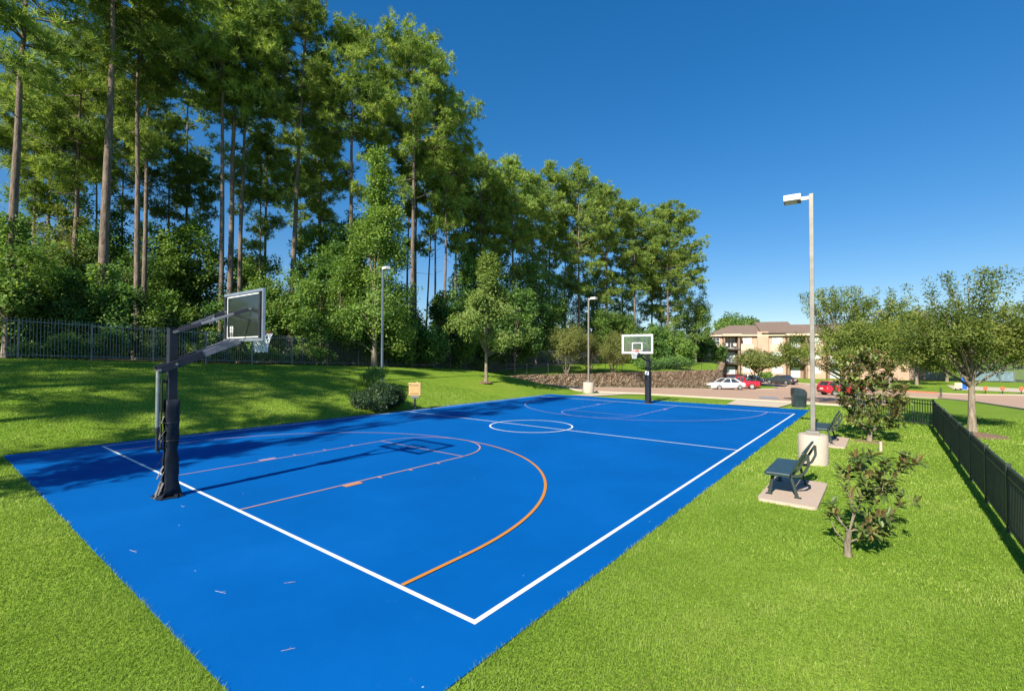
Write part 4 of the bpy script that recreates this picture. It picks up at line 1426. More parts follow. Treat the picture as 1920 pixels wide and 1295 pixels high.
# ------------------------------------------------------------------ specimen trees on the lawns
q = DP(907, 700, 34.0); x, y = q[:2]
bush_at('maple_tree', 'tree', 912, 34.0, 480, 105, LIT, 'small light green maple on the lawn in front of the fence', 611, cbf=.24, trunk=.12, leaf=.17, dens=2.0, shape='cone', per=62, clump=.52, tintm=.55, group='young trees on the lawns')
tag(MB().lathe((x, y, hz(x, y) - .05), [(.62, 0), (.45, .07), (.15, .11)], 20).build('mulch_ring', M['mulch']), 'small dark mulch mound at the foot of the maple', 'mulch')
for i, (px, dep, top, hw, lab) in enumerate([(1062, 48.5, 606, 44, 'left of three low olive green trees on the raised lawn'), (1105, 50.5, 622, 38, 'middle of three low olive green trees, behind the far lamp pole'), (1150, 52.0, 618, 42, 'right of three low olive green trees, left of the far hoop')]):
    bush_at('crape_myrtle', 'tree', px, dep, top, hw, OLV, lab, 620 + i, cbf=.20, trunk=.09, leaf=.17, dens=2.0, fork=4, per=44, clump=.45, group='low olive trees above the stone wall', wide=.35, droop=.3)
bush_at('hedge_shrub', 'hedge', 1265, 62, 662, 40, DARK, 'dark clipped hedge on the raised lawn right of the far hoop', 630, dens=2.2, trunk=.05, leaf=.2, shape='dome', group='hedges above the stone wall')
bush_at('hedge_shrub', 'hedge', 1205, 60, 660, 30, DARK, 'dark clipped hedge directly behind the far hoop', 631, dens=2.2, trunk=.05, leaf=.2, shape='dome', group='hedges above the stone wall')
bush_at('shade_tree', 'tree', 1322, 82, 632, 36, DARK, 'dark round tree at the left corner of the apartment building', 632, cbf=.30, trunk=.22, leaf=.34, dens=1.4, group='trees round the apartment building')
bush_at('shade_tree', 'tree', 1378, 135, 586, 56, MIDG, 'broad tree crown rising behind the apartment roof', 633, cbf=.3, trunk=.3, leaf=.6, dens=1.0, clump=1.2, per=60, group='trees round the apartment building')
bush_at('parking_tree', 'tree', 1418, 68, 648, 44, OLV, 'small spreading tree on the parking lot island', 634, cbf=.42, trunk=.13, leaf=.26, dens=1.8, shape='dome', fork=4, group='trees round the apartment building', tintm=.3)
# oaks at the right
q = GH(1580, 757)
leafy('oak_tree', 'large airy oak behind the tall light pole, trunk in a mulch ring', 'tree', q[0], q[1], q[2] - .05, 6.8, 1.25, 3.5, 641, 'leaf_oak', .15, 250, 115, .50, .15, group='oaks beside the lot', spikes=24, wide=.42)
tag(MB().lathe((q[0], q[1], q[2] - .08), [(1.7, 0), (1.3, .12), (.5, .24), (.12, .28)], 28).build('mulch_ring', M['mulch']), 'wide brown mulch mound under the large oak', 'mulch')
q = GH(1823, 814)
leafy('oak_tree', 'oak with pale trunk standing beyond the low fence corner', 'tree', q[0], q[1], q[2] - .05, 5.0, 1.75, 2.35, 643, 'leaf_oak', .105, 210, 125, .40, .13, group='oaks beside the lot', spikes=22, wide=.42)
q2 = q
tag(MB().lathe((q[0], q[1] - .1, q[2] - .06), [(1.25, 0), (.8, .08), (.14, .16)], 24).build('mulch_ring', M['mulch']), 'brown mulch mound under the oak beyond the low fence', 'mulch')
for i, (px, dep, top, hw, lab) in enumerate([(1668, 64, 560, 70, 'dense tree behind the taller magnolia'), (1718, 74, 580, 62, 'spreading tree left of the oak beyond the low fence'), (1775, 82, 590, 62, 'tree deep behind the oak beyond the low fence'), (1880, 78, 570, 70, 'tree at the right edge behind the oak beyond the low fence')]):
    bush_at('oak_tree', 'tree', px, dep, top, hw, 'leaf_oak', lab, 650 + i, cbf=.16, trunk=.2, leaf=.3, dens=1.0, clump=.9, per=60, spikes=8, group='oaks beside the lot')
FARL = ['behind the lot at the far right of the building', 'behind the taller magnolia', 'left of the blue equipment', 'behind the yellow board', 'behind the orange markers', 'at the right edge beyond the field', 'wide and right of the light pole', 'low and beyond the field middle', 'rounded and beyond the field right half']
for i, px in enumerate([1625, 1690, 1745, 1800, 1850, 1910, 1590, 1775, 1880]):
    bush_at('distant_tree', 'tree', px, 135 + 12 * (i % 3), 622 + 10 * (i % 4), 46, [MIDG, DARK, OLV][i % 3], 'distant tree ' + FARL[i], 670 + i, cbf=.05, trunk=.25, leaf=.6, dens=.55, clump=1.3, per=60, group='distant trees beyond the field')
# building shrubs
for i, (px, lab) in enumerate([(1390, 'low green shrub left of the parking tree against the building'), (1428, 'clipped shrub right of the parking tree against the building'), (1440, 'second clipped shrub right of the parking tree against the building'), (1584, 'green shrub against the building right of the light pole')]):
    bush_at('foundation_shrub', 'shrub', px, 92, 697, 7, MIDG, lab, 690 + i, dens=3, trunk=.04, leaf=.25, shape='dome', group='shrubs along the building')

# dark clipped bush beside the court
c = (GH(662, 772)[:2] + GH(768, 768)[:2]) / 2
bxy = np.array([-8.75, 10.75])
leafy('round_bush', 'dense dark green rounded bush at the left edge of the court', 'bush', bxy[0], bxy[1], hz(*bxy) - .05, 1.62, 0, 1.2, 700, 'leaf_bush', .085, 300, 130, .28, .05, shape='dome', Ry=1.65, wide=.5, barkm='bark_dark')
bpy.data.objects['round_bush'].rotation_euler = (0, 0, .5)
bxy = DP(702, 706, 27.0)[:2]
leafy('lamp_shrub', 'loose lighter green shrub at the foot of the blue grey lamp', 'bush', bxy[0], bxy[1], hz(*bxy) - .05, 1.45, 0, 1.15, 703, MIDG, .10, 70, 60, .28, .03, shape='dome', wide=.5, barkm='bark_dark')


# ------------------------------------------------------------------ magnolias
def magnolia(label, x, y, tips, leaf, seed, trunk_r, per=10, bare=.0, stub=None):
    """tips: list of (dx, dy, z) shoot ends; each carries rosettes of leaves"""
    r = np.random.default_rng(seed)
    z0 = hz(x, y)
    t = thing('magnolia_tree', label, 'tree', (x, y, z0 - .02), 0, 'magnolias beside the benches')
    tb = MB()
    hub = [np.array([0, 0, .0]), np.array([r.normal(0, .02), r.normal(0, .02), .18]), np.array([r.normal(0, .03), r.normal(0, .03), .36])]
    tb.tube([hub[0] - [0, 0, .05], hub[0] + [0, 0, .05], hub[1], hub[2]], [trunk_r * 1.5, trunk_r * 1.15, trunk_r, trunk_r * .8], 9)
    L = []; Dd = []; Tn = []; Ln = []
    nodes = [(hub[1], trunk_r * .7), (hub[2], trunk_r * .7)]
    for (dx, dy, z) in sorted(tips, key=lambda q: q[2]):
        e = np.array([dx, dy, z])
        best = None
        for nd, rd in nodes:
            if nd[2] < z - .06:
                dd = np.linalg.norm((e - nd) * np.array([1.35, 1.35, .8])) + .02 / rd * .1
                if best is None or dd < best[0]: best = (dd, nd, rd)
        if best is None: best = (0, hub[1], trunk_r * .6)
        b0, rd = best[1], best[2]
        m1 = b0 + (e - b0) * .45 + np.array([r.normal(0, .03), r.normal(0, .03), r.normal(.0, .03)]) - np.array([e[0] - b0[0], e[1] - b0[1], 0]) * .14
        m2 = m1 + (e - m1) * .5 + r.normal(0, .012, 3)
        ln = np.linalg.norm(e - b0)
        r0 = min(rd * .8, trunk_r * (.16 + .30 * min(1, ln / 1.0)))
        tb.tube([b0, m1, m2, e], [r0, r0 * .8, r0 * .55, .004], 6, False)
        nodes += [(m1, r0 * .8), (m2, r0 * .6), (e, .006)]
        ax = unit(e - m1)
        pt = np.clip(r.normal(.45, .22), 0, 1)
        for ros in range(1 + int(r.random() < .75) + int(ln > .45)):
            c = e - ax * leaf * 1.0 * ros
            n = per - ros
            a_ = np.arange(n) * 2.4 + r.random() * 6
            s1 = unit(np.cross(ax, [.3, .2, 1.0])); s2 = np.cross(ax, s1)
            spread = r.uniform(.5, 1.2, n)[:, None]
            dr = unit(ax[None] * .7 + (np.cos(a_)[:, None] * s1 + np.sin(a_)[:, None] * s2) * spread * 1.5 + np.array([0, 0, .12]) + r.normal(0, .12, (n, 3)))
            L.append(c + ax * r.uniform(-.05, .04, n)[:, None]); Dd.append(dr); Tn.append(np.clip(pt + r.normal(0, .18, n), 0, 1)); Ln.append(leaf * r.uniform(.7, 1.2, n))
    if stub:
        for s in stub: tb.tube([hub[0], np.array(s) * .6, s], [trunk_r * .9, trunk_r * .7, trunk_r * .45], 7)
    tb.build('trunk', M['bark_grey'], t)
    C = np.concatenate(L); Dr = np.concatenate(Dd); T = np.concatenate(Tn); Ln = np.concatenate(Ln)
    n = len(C)
    # folded elliptical leaves: two quads per leaf about the midrib
    up0 = np.array([0, 0, 1.0])
    s = unit(np.cross(Dr, up0 + r.normal(0, .25, (n, 3)))); up = np.cross(s, Dr)
    W = Ln * .40
    c0 = C; c1 = C + Dr * (Ln * .5)[:, None] + up * (Ln * .03)[:, None]; c2 = C + Dr * Ln[:, None] - up * (Ln * .08)[:, None]
    a1 = C + Dr * (Ln * .22)[:, None]
    out_ = []
    for sg in (1, -1):
        e1 = C + Dr * (Ln * .28)[:, None] + s * (sg * W * .42)[:, None] + up * (Ln * .06)[:, None]
        e2 = C + Dr * (Ln * .70)[:, None] + s * (sg * W * .45)[:, None] + up * (Ln * .05)[:, None]
        qd = np.stack([c0, e1, c1, c1], 1); q2 = np.stack([c1, e1, e2, c2], 1)
        tri = np.stack([c0, e1, c1 * .5 + e1 * .5, c1], 1)
        if sg < 0: tri = tri[:, ::-1]; q2 = q2[:, ::-1]
        out_ += [tri, q2]
    Vv = np.stack(out_, 1).reshape(-1, 4, 3)
    soup('crown', Vv, 4, M['magnolia'], t, np.repeat(T, 4))
    return t


r = np.random.default_rng(21)
mg = GH(1590, 1043)
rightv, fwdv = np.array([_r[0], _r[1]]), np.array([_f[0], _f[1]])
fwdv /= np.linalg.norm(fwdv); rightv /= np.linalg.norm(rightv)
sc = FPX / np.linalg.norm((mg - CAM) @ _f)
tips = []
# shoots measured from the trunk foot: (right, up) in pixels of the photograph
for (u, v) in [(-22, 88), (-10, 70), (8, 118), (20, 150), (-2, 178), (30, 205), (42, 170), (60, 182), (75, 165), (52, 140), (70, 120), (90, 150), (82, 190), (100, 200), (118, 208), (126, 212), (110, 178), (120, 130), (98, 110), (60, 92), (72, 72), (84, 60), (40, 100), (30, 80), (48, 60), (60, 45), (24, 128), (44, 128), (14, 195), (56, 206), (92, 84), (104, 136), (34, 50), (16, 165), (68, 150), (-16, 100)]:
    for rp in range(2 if len(tips) % 3 else 1):
        f_ = r.normal(0, 26); u_ = u * .92 + (r.normal(0, 11) if rp else 0); v_ = v * .88 + (r.normal(0, 11) if rp else 0)
        w = (rightv * u_ + fwdv * f_) / sc
        tips.append((w[0], w[1], max(.14, v_ / sc)))
magnolia('small sparse magnolia with brown backed leaves in the near lawn', mg[0], mg[1], tips, .130, 31, .042, per=9)
mg2 = GH(1630, 827)
tips = []
for k in range(190):
    z = r.uniform(.62, 3.0); f = z / 3.0
    rr = .98 * math.sqrt(max(.03, 1 - ((f - .48) / .60) ** 2)) * r.uniform(.45, 1.0)
    a_ = r.random() * 6.28
    tips.append((rr * math.cos(a_) + .10 * z * rightv[0] * .3, rr * math.sin(a_) + .1 * z * rightv[1] * .3, z))
magnolia('taller dense magnolia with coppery leaf backs behind the benches', mg2[0], mg2[1], tips, .165, 33, .075, per=11)
tag(MB().lathe((mg2[0], mg2[1], mg2[2] - .08), [(.75, 0), (.5, .07), (.1, .10)], 22).build('mulch_ring', M['mulch']), 'thin mulch ring under the taller magnolia', 'mulch')
sp = GH(1651, 846)
tag(MB().box((sp[0], sp[1], sp[2] + .14), (.07, .07, .30), .4, .01).build('marker_post', M['lamp_conc']), 'short grey stub post in the grass behind the small magnolia', 'post')

# ------------------------------------------------------------------ apartment building
BA = DP(1328, 704.5, 100); BB = DP(1600, 706, 92)
ang = math.atan2(BB[1] - BA[1], BB[0] - BA[0])
BZ = -1.62
bt = thing('apartment_building', 'three storey tan brick apartment building with balconies beyond the parking lot', 'building', (BA[0], BA[1], BZ), ang)
KP = .0965
U = lambda px: (px - 1328) * KP
FLH = 2.92; EH = 8.75
LEN = 40.0; DEP = 13.0
MB().box((LEN / 2, DEP / 2, EH / 2 - .3), (LEN, DEP, EH + .6)).build('wall', M['brick'], bt)
# hip roof
ov = .55
rf = MB()
x0, x1, y0_, y1_ = -ov, LEN + ov, -ov, DEP + ov
zr = EH; hr = 2.35; hip = 5.5
rf.add([(x0, y0_, zr), (x1, y0_, zr), (x1, y1_, zr), (x0, y1_, zr), (x0 + hip, (y0_ + y1_) / 2, zr + hr), (x1 - hip, (y0_ + y1_) / 2, zr + hr)],
       [(0, 1, 5, 4), (2, 3, 4, 5), (3, 0, 4), (1, 2, 5), (3, 2, 1, 0)])
roof = rf.build('roof', M['roof'], bt)
fa = MB(); fa.box((LEN / 2, -ov - .03, EH - .13), (LEN + 2 * ov + .1, .05, .30)); fa.box((-ov - .03, DEP / 2, EH - .13), (.05, DEP + 2 * ov, .30))
fa.build('fascia', M['cream'], roof)
# raised cross roof over the middle
ra, rb = U(1432), U(1500)
MB().add([(ra, -1.0, EH + .25), (rb, -1.0, EH + .25), (rb, 8, EH + 3.1), (ra, 8, EH + 3.1), (ra, 8, EH + .25), (rb, 8, EH + .25)], [(0, 1, 2, 3), (0, 3, 4), (1, 5, 2), (0, 4, 5, 1), (3, 2, 5, 4)]).build('cross_roof', M['roof'], bt)


def bwin(u, w, z, h, dark=False, shut=True):
    f = MB()
    y = -.045
    f.box((u, y, z + .03), (w, .07, .06)); f.box((u, y, z + h - .03), (w, .07, .06))
    for s in (-1, 1): f.box((u + s * (w / 2 - .03), y, z + h / 2), (.06, .07, h - .12))
    f.box((u, y, z + h * .5), (w - .12, .05, .05)); f.box((u, y, z + h / 2), (.05, .05, h - .12))
    o = f.build('window', M['door_white'], bt)
    MB().box((u, -.015, z + h / 2), (w - .1, .02, h - .1)).build('pane', M['dark_glass'] if dark else M['curtain'], o)
    if shut: MB().box((u + w * .25, -.028, z + h / 2), (w * .42, .012, h - .14)).build('blind', M['door_white'], o)


def cream_panel(u, w, z, h): MB().box((u, -.02, z + h / 2), (w, .05, h)).build('stucco_panel', M['cream'], bt)


for (pa, pb, dk) in [(1337, 1351, True), (1397, 1414, False), (1453, 1472, False), (1530, 1541, False), (1585, 1600, False)]:
    u = (U(pa) + U(pb)) / 2; w = U(pb) - U(pa)
    for fl in range(3): bwin(u, w, fl * FLH + .95, 1.35, dk and fl > 0, not dk)
    cream_panel(u, w + .7, 2 * FLH - .32, 1.22)
# pilaster with taller parapet
MB().box(((U(1424) + U(1445)) / 2, -.25, (EH + .6) / 2), (U(1445) - U(1424), .7, EH + .6)).build('pilaster', M['brick'], bt)


def balcony(pa, pb):
    u = (U(pa) + U(pb)) / 2; w = U(pb) - U(pa)
    MB().box((u, -1.05, EH - .10), (w + .5, 2.2, .42)).build('balcony_roof', M['cream'], bt)
    for s in (-1, 1): MB().box((u + s * (w / 2 - .17), -.78, EH / 2 - .16), (.34, 1.6, EH - .32)).build('balcony_pier', M['brick_dark'], bt)
    MB().box((u, -.02, EH / 2 - .2), (w - .7, .06, EH - .45)).build('balcony_back_wall', M['brick_dark'], bt)
    for fl in range(3):
        z = fl * FLH
        if fl:
            MB().box((u, -.86, z - .05), (w + .08, 1.86, .30)).build('balcony_slab', M['brown'], bt)
            rl = MB()
            for zz in (1.05, .12): rl.box((u, -1.66, z + .10 + zz), (w - .72, .05, .05))
            k = int((w - .7) / .14)
            for i in range(k): rl.box((u - (w - .7) / 2 + (i + .5) * (w - .7) / k, -1.66, z + .10 + .585), (.025, .025, .88))
            rl.build('balcony_railing', M['brown'], bt)
        d = MB()
        dw, dh = 1.55, 2.05
        z_ = z + .12
        d.box((u, -.09, z_ + dh - .04), (dw, .07, .08)); d.box((u, -.09, z_ + .04), (dw, .07, .08))
        for s in (-1, 0, 1): d.box((u + s * (dw / 2 - .04), -.09, z_ + dh / 2), (.08, .07, dh - .16))
        o = d.build('sliding_door', M['door_white'], bt)
        MB().box((u, -.065, z_ + dh / 2), (dw - .1, .02, dh - .1)).build('pane', M['dark_glass'] if fl == 2 and pa < 1400 else M['curtain'], o)


balcony(1357, 1389)
balcony(1478, 1514)
balcony(1550, 1582)
# balcony seats
for k, (px, fl) in enumerate([(1364, 2), (1380, 2), (1482, 1)]):
    t = thing('balcony_chair', ['pale chair at the left of the top balcony', 'pale chair at the right of the top balcony', 'pale round backed chair on the middle balcony by the light pole'][k], 'chair', tuple(Matrix.Rotation(ang, 3, 'Z') @ Vector((U(px), -1.1, 0)) + Vector((BA[0], BA[1], BZ + fl * FLH + .11))), ang, 'chairs on the balconies')
    MB().box((0, 0, .42), (.5, .5, .05), bev=.02).build('seat', M['white'], t)
    MB().box((0, .24, .72), (.5, .05, .6), bev=.02).build('backrest', M['white'], t)
    for sx in (-1, 1):
        for sy in (-1, 1): MB().tube([(sx * .2, sy * .2, 0), (sx * .2, sy * .2, .4)], .02, 5).build('leg', M['white'], t)


# ------------------------------------------------------------------ cars
def car(label, p, rz, paintm, L=4.6, W=1.78, H=1.44, kind='sedan', group='cars in the parking lot'):
    t = thing('parked_car', label, 'car', (p[0], p[1], hz(p[0], p[1]) + .012), rz, group)
    hl = L / 2
    belt = H * .62
    if kind == 'sedan':
        prof = [(-hl, .40, .70, .74), (-hl + .06, .22, .78, .86), (-hl + .40, .20, .86, .97), (-hl * .48, .18, .94, 1.0), (0, .18, .92, 1.0), (hl * .5, .19, .90, 1.0), (hl * .72, .2, .93, .97), (hl - .14, .26, .88, .90), (hl, .40, .70, .80)]
        cab = [(-hl * .52, 0, .88), (-hl * .14, 1, .74), (hl * .34, 1, .72), (hl * .74, 0, .84)]
    elif kind == 'suv':
        prof = [(-hl, .48, .72, .82), (-hl + .1, .28, .86, .93), (-hl + .6, .24, .98, .98), (-hl * .42, .22, 1.03, 1.0), (0, .22, 1.05, 1.0), (hl * .6, .24, 1.06, 1.0), (hl - .12, .30, 1.06, .96), (hl, .42, .95, .90)]
        cab = [(-hl * .48, 0, .90), (-hl * .16, 1, .78), (hl * .80, 1, .76), (hl * .96, 0, .88)]
        belt = 1.03
    else:
        prof = [(-hl, .5, .8, .85), (-hl + .12, .3, .95, .95), (-hl * .5, .26, 1.05, 1), (0, .26, 1.07, 1), (hl - .05, .3, 1.06, 1), (hl, .4, 1.04, .98)]
        cab = [(-hl * .36, 0, .92), (-hl * .10, 1, .8), (hl * .18, 1, .8), (hl * .24, 0, .92)]
        belt = 1.05
    hw = W / 2
    b = MB()
    K = 8
    vs = []
    for x, zl, zt, k in prof:
        w = hw * k
        vs += [(x, -w * .86, zl), (x, -w, zl + (zt - zl) * .30), (x, -w, zl + (zt - zl) * .62), (x, -w * .88, zt), (x, w * .88, zt), (x, w, zl + (zt - zl) * .62), (x, w, zl + (zt - zl) * .30), (x, w * .86, zl)]
    fs = [tuple(range(K)), tuple(range((len(prof) - 1) * K, len(prof) * K))[::-1]]
    for i in range(len(prof) - 1):
        for k in range(K): fs.append((i * K + k, i * K + (k + 1) % K, (i + 1) * K + (k + 1) % K, (i + 1) * K + k))
    b.add(vs, fs, True)
    body = b.build('body', paintm, t)
    # greenhouse
    gz0, gz1 = belt - .04, H - .035
    P = []
    for x, up, k in cab:
        zz = gz1 if up else gz0
        P.append((x, -hw * k, zz)); P.append((x, hw * k, zz))
    gb = MB()
    f1 = [(cab[0][0], gz0), (cab[1][0], gz1), (cab[2][0], gz1), (cab[3][0], gz0)]
    vs = []
    for (x, z), c_ in zip(f1, cab): vs += [(x, -hw * c_[2] * .985, z), (x, hw * c_[2] * .985, z)]
    gb.add(vs, [(0, 2, 4, 6), (1, 7, 5, 3), (0, 1, 3, 2), (4, 5, 7, 6), (2, 3, 5, 4), (0, 6, 7, 1)])
    gb.build('windows', M['dark_glass'], t)
    rb_ = MB()
    xa, xb = cab[1][0], cab[2][0]; wr = hw * cab[1][2]
    rb_.box(((xa + xb) / 2, 0, H - .02), (xb - xa + .10, 2 * wr + .02, .05), bev=.022)
    for s in (-1, 1):
        rb_.bar((cab[0][0], s * hw * cab[0][2], gz0), (xa, s * wr, H - .03), .055, .06)
        rb_.bar((xb, s * wr, H - .03), (cab[3][0], s * hw * cab[3][2], gz0), .06, .12)
        xm = (xa + xb) / 2
        rb_.bar((xm, s * wr, H - .03), (xm + .05, s * hw * .88, gz0), .055, .08)
        if kind == 'suv': rb_.bar((xb - .8, s * wr, H - .03), (xb - .75, s * hw * .88, gz0), .055, .10)
    rb_.build('roof', paintm, t)
    if kind == 'pickup':
        MB().box((hl * .62, 0, 1.075), (hl * .70, W * .78, .01)).build('cargo_bed', M['black'], t)
    wr_ = .33 if kind == 'sedan' else .37
    for sx in (-.60, .60):
        for s in (-1, 1):
            w_ = MB(); x = sx * hl; y = s * (hw - .10)
            w_.tube([(x, y - .10, wr_), (x, y + .10, wr_)], wr_, 20)
            wo = w_.build('wheel', M['rubber'], t)
            MB().tube([(x, y + s * .085, wr_), (x, y + s * .115, wr_)], wr_ * .66, 14).build('rim', M['chrome'], wo)
    for s in (-1, 1):
        MB().box((-hl + .10, s * hw * .60, belt * .74), (.20, .36, .14), bev=.03).build('headlight', M['head'], t)
        MB().box((hl - .10, s * hw * .64, belt * .84), (.20, .30, .17), bev=.03).build('taillight', M['tail'], t)
        MB().box((cab[0][0] + .35, s * (hw + .05), belt + .04), (.12, .16, .11), bev=.03).build('mirror', paintm, t)
    MB().box((hl - .01, 0, .74), (.05, .50, .13)).build('number_plate', M['white'], t)
    MB().box((-hl + .02, 0, .46), (.08, W * .62, .16), bev=.02).box((hl - .02, 0, .40), (.08, W * .72, .14), bev=.02).build('bumper_insert', M['black'], t)
    return t


vd = math.atan2(_f[1], _f[0])     # heading straight away from the viewer
across = math.atan2(_r[1], _r[0])
car('white sedan parked side on in front of the stone wall', DP(1361, 731, 60.5), across + .12, M['car_white'], kind='sedan')
car('bright red pickup parked just behind the white sedan', DP(1386, 728, 64.5), across - .35, M['car_red'], L=4.9, H=1.62, W=1.8, kind='pickup')
car('dark red car mostly hidden behind the white sedan', DP(1366, 722, 70.0), across + .2, M['car_maroon'], kind='suv', H=1.7)
car('silver car parked behind the island tree', DP(1403, 719, 76.0), across - .9, M['car_silver'], kind='sedan')
car('dark grey car seen from behind in front of the building', DP(1465, 719, 75.0), across - 1.15 + math.pi, M['car_grey'], kind='sedan', W=1.85, H=1.46).rotation_euler = (0, 0, vd + .45 + math.pi)
car('red hatchback half hidden by the large oak trunk', DP(1578, 738, 50.0), across + math.pi + .02, M['car_red'], kind='suv', H=1.5, L=4.3)
car('blue car just visible under the tree left of the building', DP(1312, 697, 88.0), across + .3, M['car_blue'], kind='sedan')

# ------------------------------------------------------------------ fenced field at the far right
p = DP(1797, 733, 52)
q = GH(1797, 731.5)
t = thing('notice_board', 'pale yellow board on two short legs beyond the drive', 'sign', tuple(q), across)
k = np.linalg.norm((q - CAM) @ _f) / FPX
MB().box((0, 0, 9 * k), (13.5 * k, .10, 10 * k), bev=.03).build('board', M['yellow'], t)
for s in (-1, 1): MB().box((s * 5 * k, 0, 2 * k), (.09, .08, 4 * k)).build('leg', M['black'], t)
q = GH(1812, 730)
k = np.linalg.norm((q - CAM) @ _f) / FPX
t = thing('play_slide', 'bright blue plastic slide tower beside the pale yellow board', 'slide', tuple(q), across + .5)
MB().prism([(-3.2 * k, 0, 0), (3.2 * k, 0, 0), (4.2 * k, 0, 15 * k), (1.4 * k, 0, 24 * k), (-2.2 * k, 0, 15 * k)], (0, .5, 0)).build('slide_body', M['blue_plastic'], t)
MB().tube([(.4 * k, .25, 20 * k), (.6 * k, .25, 29 * k)], 1.2 * k, 8).build('top_pole', M['blue_mesh'], t)
for i, px in enumerate([1848, 1880, 1915]):
    q = GH(px, 737.5 + i * .3)
    k = np.linalg.norm((q - CAM) @ _f) / FPX
    t = thing('orange_marker', 'round orange marker on a short dark post, ' + ['nearest the oak trunk', 'middle of the three', 'at the right edge of the picture'][i], 'marker', tuple(q), across, 'orange markers along the paved area')
    MB().tube([(0, 0, 0), (0, 0, 7 * k)], .045, 6).build('post', M['black'], t)
    MB().prism([(3.9 * k * math.cos(a_), -.04, 10.0 * k + 3.5 * k * math.sin(a_) - (1.2 * k if math.sin(a_) < -.7 else 0)) for a_ in np.linspace(0, 6.283, 13)[:-1]], (0, .08, 0)).build('disc', M['orange'], t)
q = GH(1763, 744.5)
tag(MB().tube([tuple(q - [0, 0, .1]), tuple(q + [0, 0, .95])], .05, 10).tube([tuple(q + [.0, 0, .95]), tuple(q + [0, 0, 1.05])], .065, 10).tube([tuple(q + [.12, 0, -.1]), tuple(q + [.12, 0, .95])], .035, 8).build('bollard', M['fence_black']), 'slim dark green bollard beside the drive', 'bollard')
# tall field fence with faded blue windscreen panels
fa_ = DP(1640, 706, 95)[:2]; fb_ = DP(1960, 712, 72)[:2]
t = thing('field_fence', 'tall wire field fence with faded blue screen panels at the far right', 'fence')
n = 14
for i in range(n + 1):
    p = fa_ + (fb_ - fa_) * i / n; z = hz(*p)
    MB().tube([(*p, z - .2), (*p, z + 3.0)], .05, 6).build('post', M['steel'], t)
    if i < n:
        q = fa_ + (fb_ - fa_) * (i + 1) / n; z2 = hz(*q)
        mb = MB()
        for h in (2.95, 1.5, .1): mb.tube([(*p, z + h), (*q, z2 + h)], .035, 5)
        for k in range(25):
            f0 = k / 25
            for sg in (.35, -.35):
                f1 = min(1, max(0, f0 + sg)); fr = (f1 - f0) / sg
                A = p + (q - p) * f0; B = p + (q - p) * f1
                mb.tube([(*A, z + .1), (*B, z + .1 + 2.85 * fr)], .008, 3, False)
        mb.build('mesh_panel', M['steel'], t)
        if i in (5, 6, 9, 10, 11):
            d = (q - p) / np.linalg.norm(q - p)
            MB().bar((*(p + d * .1), z + .95), (*(q - d * .1), z2 + .95), .03, 1.5).build('windscreen', M['blue_mesh'], t)


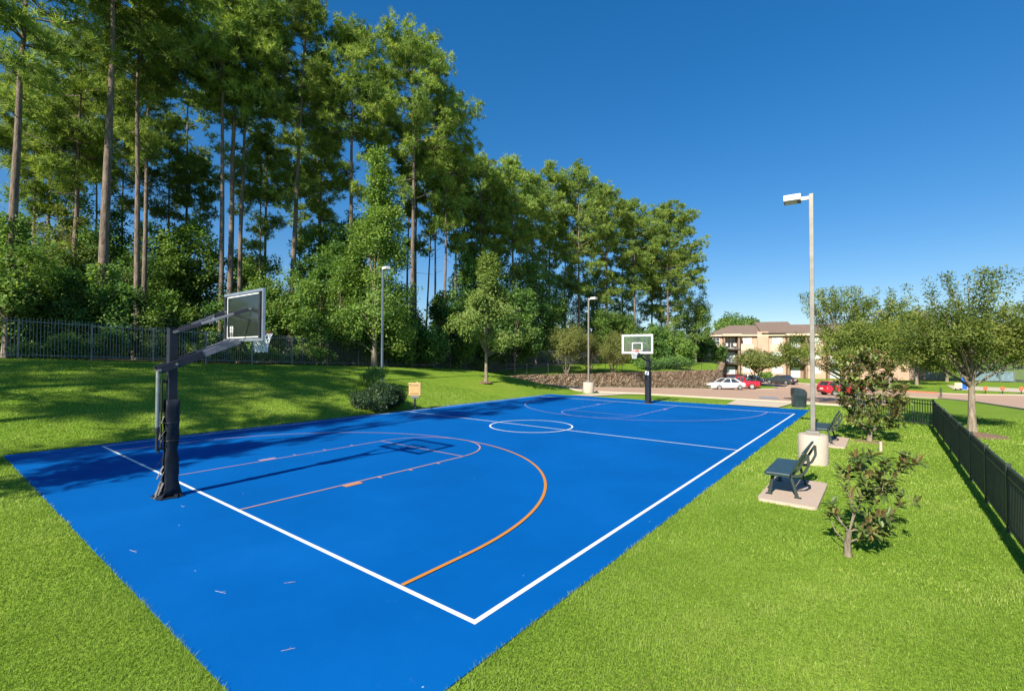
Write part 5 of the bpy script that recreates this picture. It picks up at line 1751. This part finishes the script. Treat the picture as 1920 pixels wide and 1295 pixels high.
# ------------------------------------------------------------------ grass blades
def grass():
    r = np.random.default_rng(5)
    P = []
    zones = [(2.5, 7.5, 5200, .0046, .020, 3), (7.5, 12.5, 2000, .0080, .022, 2), (12.5, 20, 700, .015, .026, 1), (20, 31, 240, .028, .034, 1)]
    Vs = []; Ts = []
    for d0, d1, dens, w, h, segs in zones:
        n = int(dens * (R_(116) / 2) * (d1 * d1 - d0 * d0))
        a = r.uniform(R_(-58), R_(58), n); d = np.sqrt(r.uniform(d0 * d0, d1 * d1, n))
        th = YAW + a
        x = CX + np.sin(th) * d; y = CY + np.cos(th) * d
        depth = d * np.cos(a)
        edge = sdist(x, y, SLAB)
        ok = (depth > .8) & (edge < -.004 + .010 * np.sin(x * 7 + y * 5) * np.sin(y * 3.1 - x * 2.3) + r.normal(0, .010, n)) & (x > -18.9) & (y < 29.2)
        for cx, cy in ((9.5, 7.62), (9.55, 14.95)): ok &= ~((np.abs(x - cx) < .50) & (np.abs(y - cy) < 1.07))
        ok &= np.hypot(x - lb[0], y - lb[1]) > .35
        ok &= ~((x > 3.7) & (x < 6.9) & (y > 25)) & ~((x > -6.2) & (x < -2.6) & (y > 24.9))
        x, y, edge = x[ok], y[ok], edge[ok]; n = len(x)
        z = hgt(x, y) - .016
        nz = np.sin(x * 1.3 + 2 * np.sin(y * .7)) * np.sin(y * 1.1 + 1.5 * np.sin(x * .9))
        nz2 = np.sin(x * 4.1 + y * 2.2) * np.sin(y * 5.3 - x * 1.7)
        hh = h * r.uniform(.6, 1.25, n) * (1 + .16 * nz + .10 * nz2) + .012
        # blades at the court edge stand a little taller
        hh *= 1 + .40 * np.exp(-np.maximum(-edge, 0) / .10)
        ww = w * r.uniform(.7, 1.3, n)
        th = r.uniform(0, 6.283, n); s = np.stack([np.cos(th), np.sin(th), np.zeros(n)], -1)
        ln = np.stack([-np.sin(th), np.cos(th), np.zeros(n)], -1) * (hh * r.uniform(.05, .95, n))[:, None] + r.normal(0, .25, (n, 3)) * np.array([1, 1, 0]) * hh[:, None]
        up = np.stack([np.zeros(n), np.zeros(n), hh], -1)
        B = np.stack([x, y, z], -1)
        nz3 = np.sin(x * .61 + 1.7 * np.sin(y * .43 + 1)) * np.sin(y * .52 + 1.3 * np.sin(x * .37))
        tint = np.clip(.43 + .15 * nz + .10 * nz2 + .16 * nz3 + r.normal(0, .19, n), 0, 1)
        dry = r.random(n) < .015 + .09 * np.clip(nz3 * nz, 0, 1)
        tint[dry] = 1
        W = s * ww[:, None] / 2
        mid = B + up * .62 + ln * .35
        tip = B + up + ln
        Vs.append(np.stack([B - W, B + W, mid + W * .75, mid - W * .75], 1)); Ts.append(tint)
        Vs.append(np.stack([mid - W * .75, mid + W * .75, tip + W * .12, tip - W * .12], 1)); Ts.append(tint)
    o = soup('grass', np.concatenate(Vs), 4, M['grass'], None, np.concatenate(Ts))
    return tag(o, 'short bright green grass blades of the mown lawn', 'grass', kind='stuff')


grass()

# ------------------------------------------------------------------ light, sky, camera
SUN_EL, SUN_AZ = R_(34.4), math.atan2(.085, -1.0)
sv = Vector((math.sin(SUN_AZ) * math.cos(SUN_EL), math.cos(SUN_AZ) * math.cos(SUN_EL), math.sin(SUN_EL)))
sl = bpy.data.lights.new('sun', 'SUN'); sl.energy = 4.15; sl.angle = R_(.53); sl.color = (1.0, .93, .80)
so = bpy.data.objects.new('sun', sl); COL.objects.link(so); so.rotation_euler = sv.to_track_quat('Z', 'Y').to_euler()
w = bpy.data.worlds.new('World'); scene.world = w; w.use_nodes = True
nt = w.node_tree
bg = nt.nodes['Background']
sky = nt.nodes.new('ShaderNodeTexSky'); sky.sky_type = 'NISHITA'; sky.sun_disc = False
sky.sun_elevation = SUN_EL; sky.sun_rotation = SUN_AZ % (2 * math.pi)
sky.altitude = 0; sky.air_density = 1.0; sky.dust_density = .2; sky.ozone_density = 5.0
hs = nt.nodes.new('ShaderNodeHueSaturation'); hs.inputs['Saturation'].default_value = 1.55
hs.inputs['Hue'].default_value = .507
gm = nt.nodes.new('ShaderNodeGamma'); gm.inputs['Gamma'].default_value = .7
nt.links.new(sky.outputs[0], gm.inputs['Color']); nt.links.new(gm.outputs[0], hs.inputs['Color']); nt.links.new(hs.outputs[0], bg.inputs['Color']); bg.inputs['Strength'].default_value = .107

cd = bpy.data.cameras.new('camera'); cam = bpy.data.objects.new('camera', cd); COL.objects.link(cam)
cd.sensor_width = 36; cd.lens = FPX / 1920 * 36; cd.clip_start = .05; cd.clip_end = 3000
cam.matrix_world = Matrix(((_r[0], _u[0], -_f[0], CX), (_r[1], _u[1], -_f[1], CY), (_r[2], _u[2], -_f[2], CZ), (0, 0, 0, 1)))
scene.camera = cam
scene.render.resolution_x, scene.render.resolution_y = 1024, 690
vs_ = scene.view_settings
vs_.view_transform = 'Standard'; vs_.look = 'None'; vs_.gamma = 1; vs_.use_curve_mapping = False; vs_.exposure = 1.05
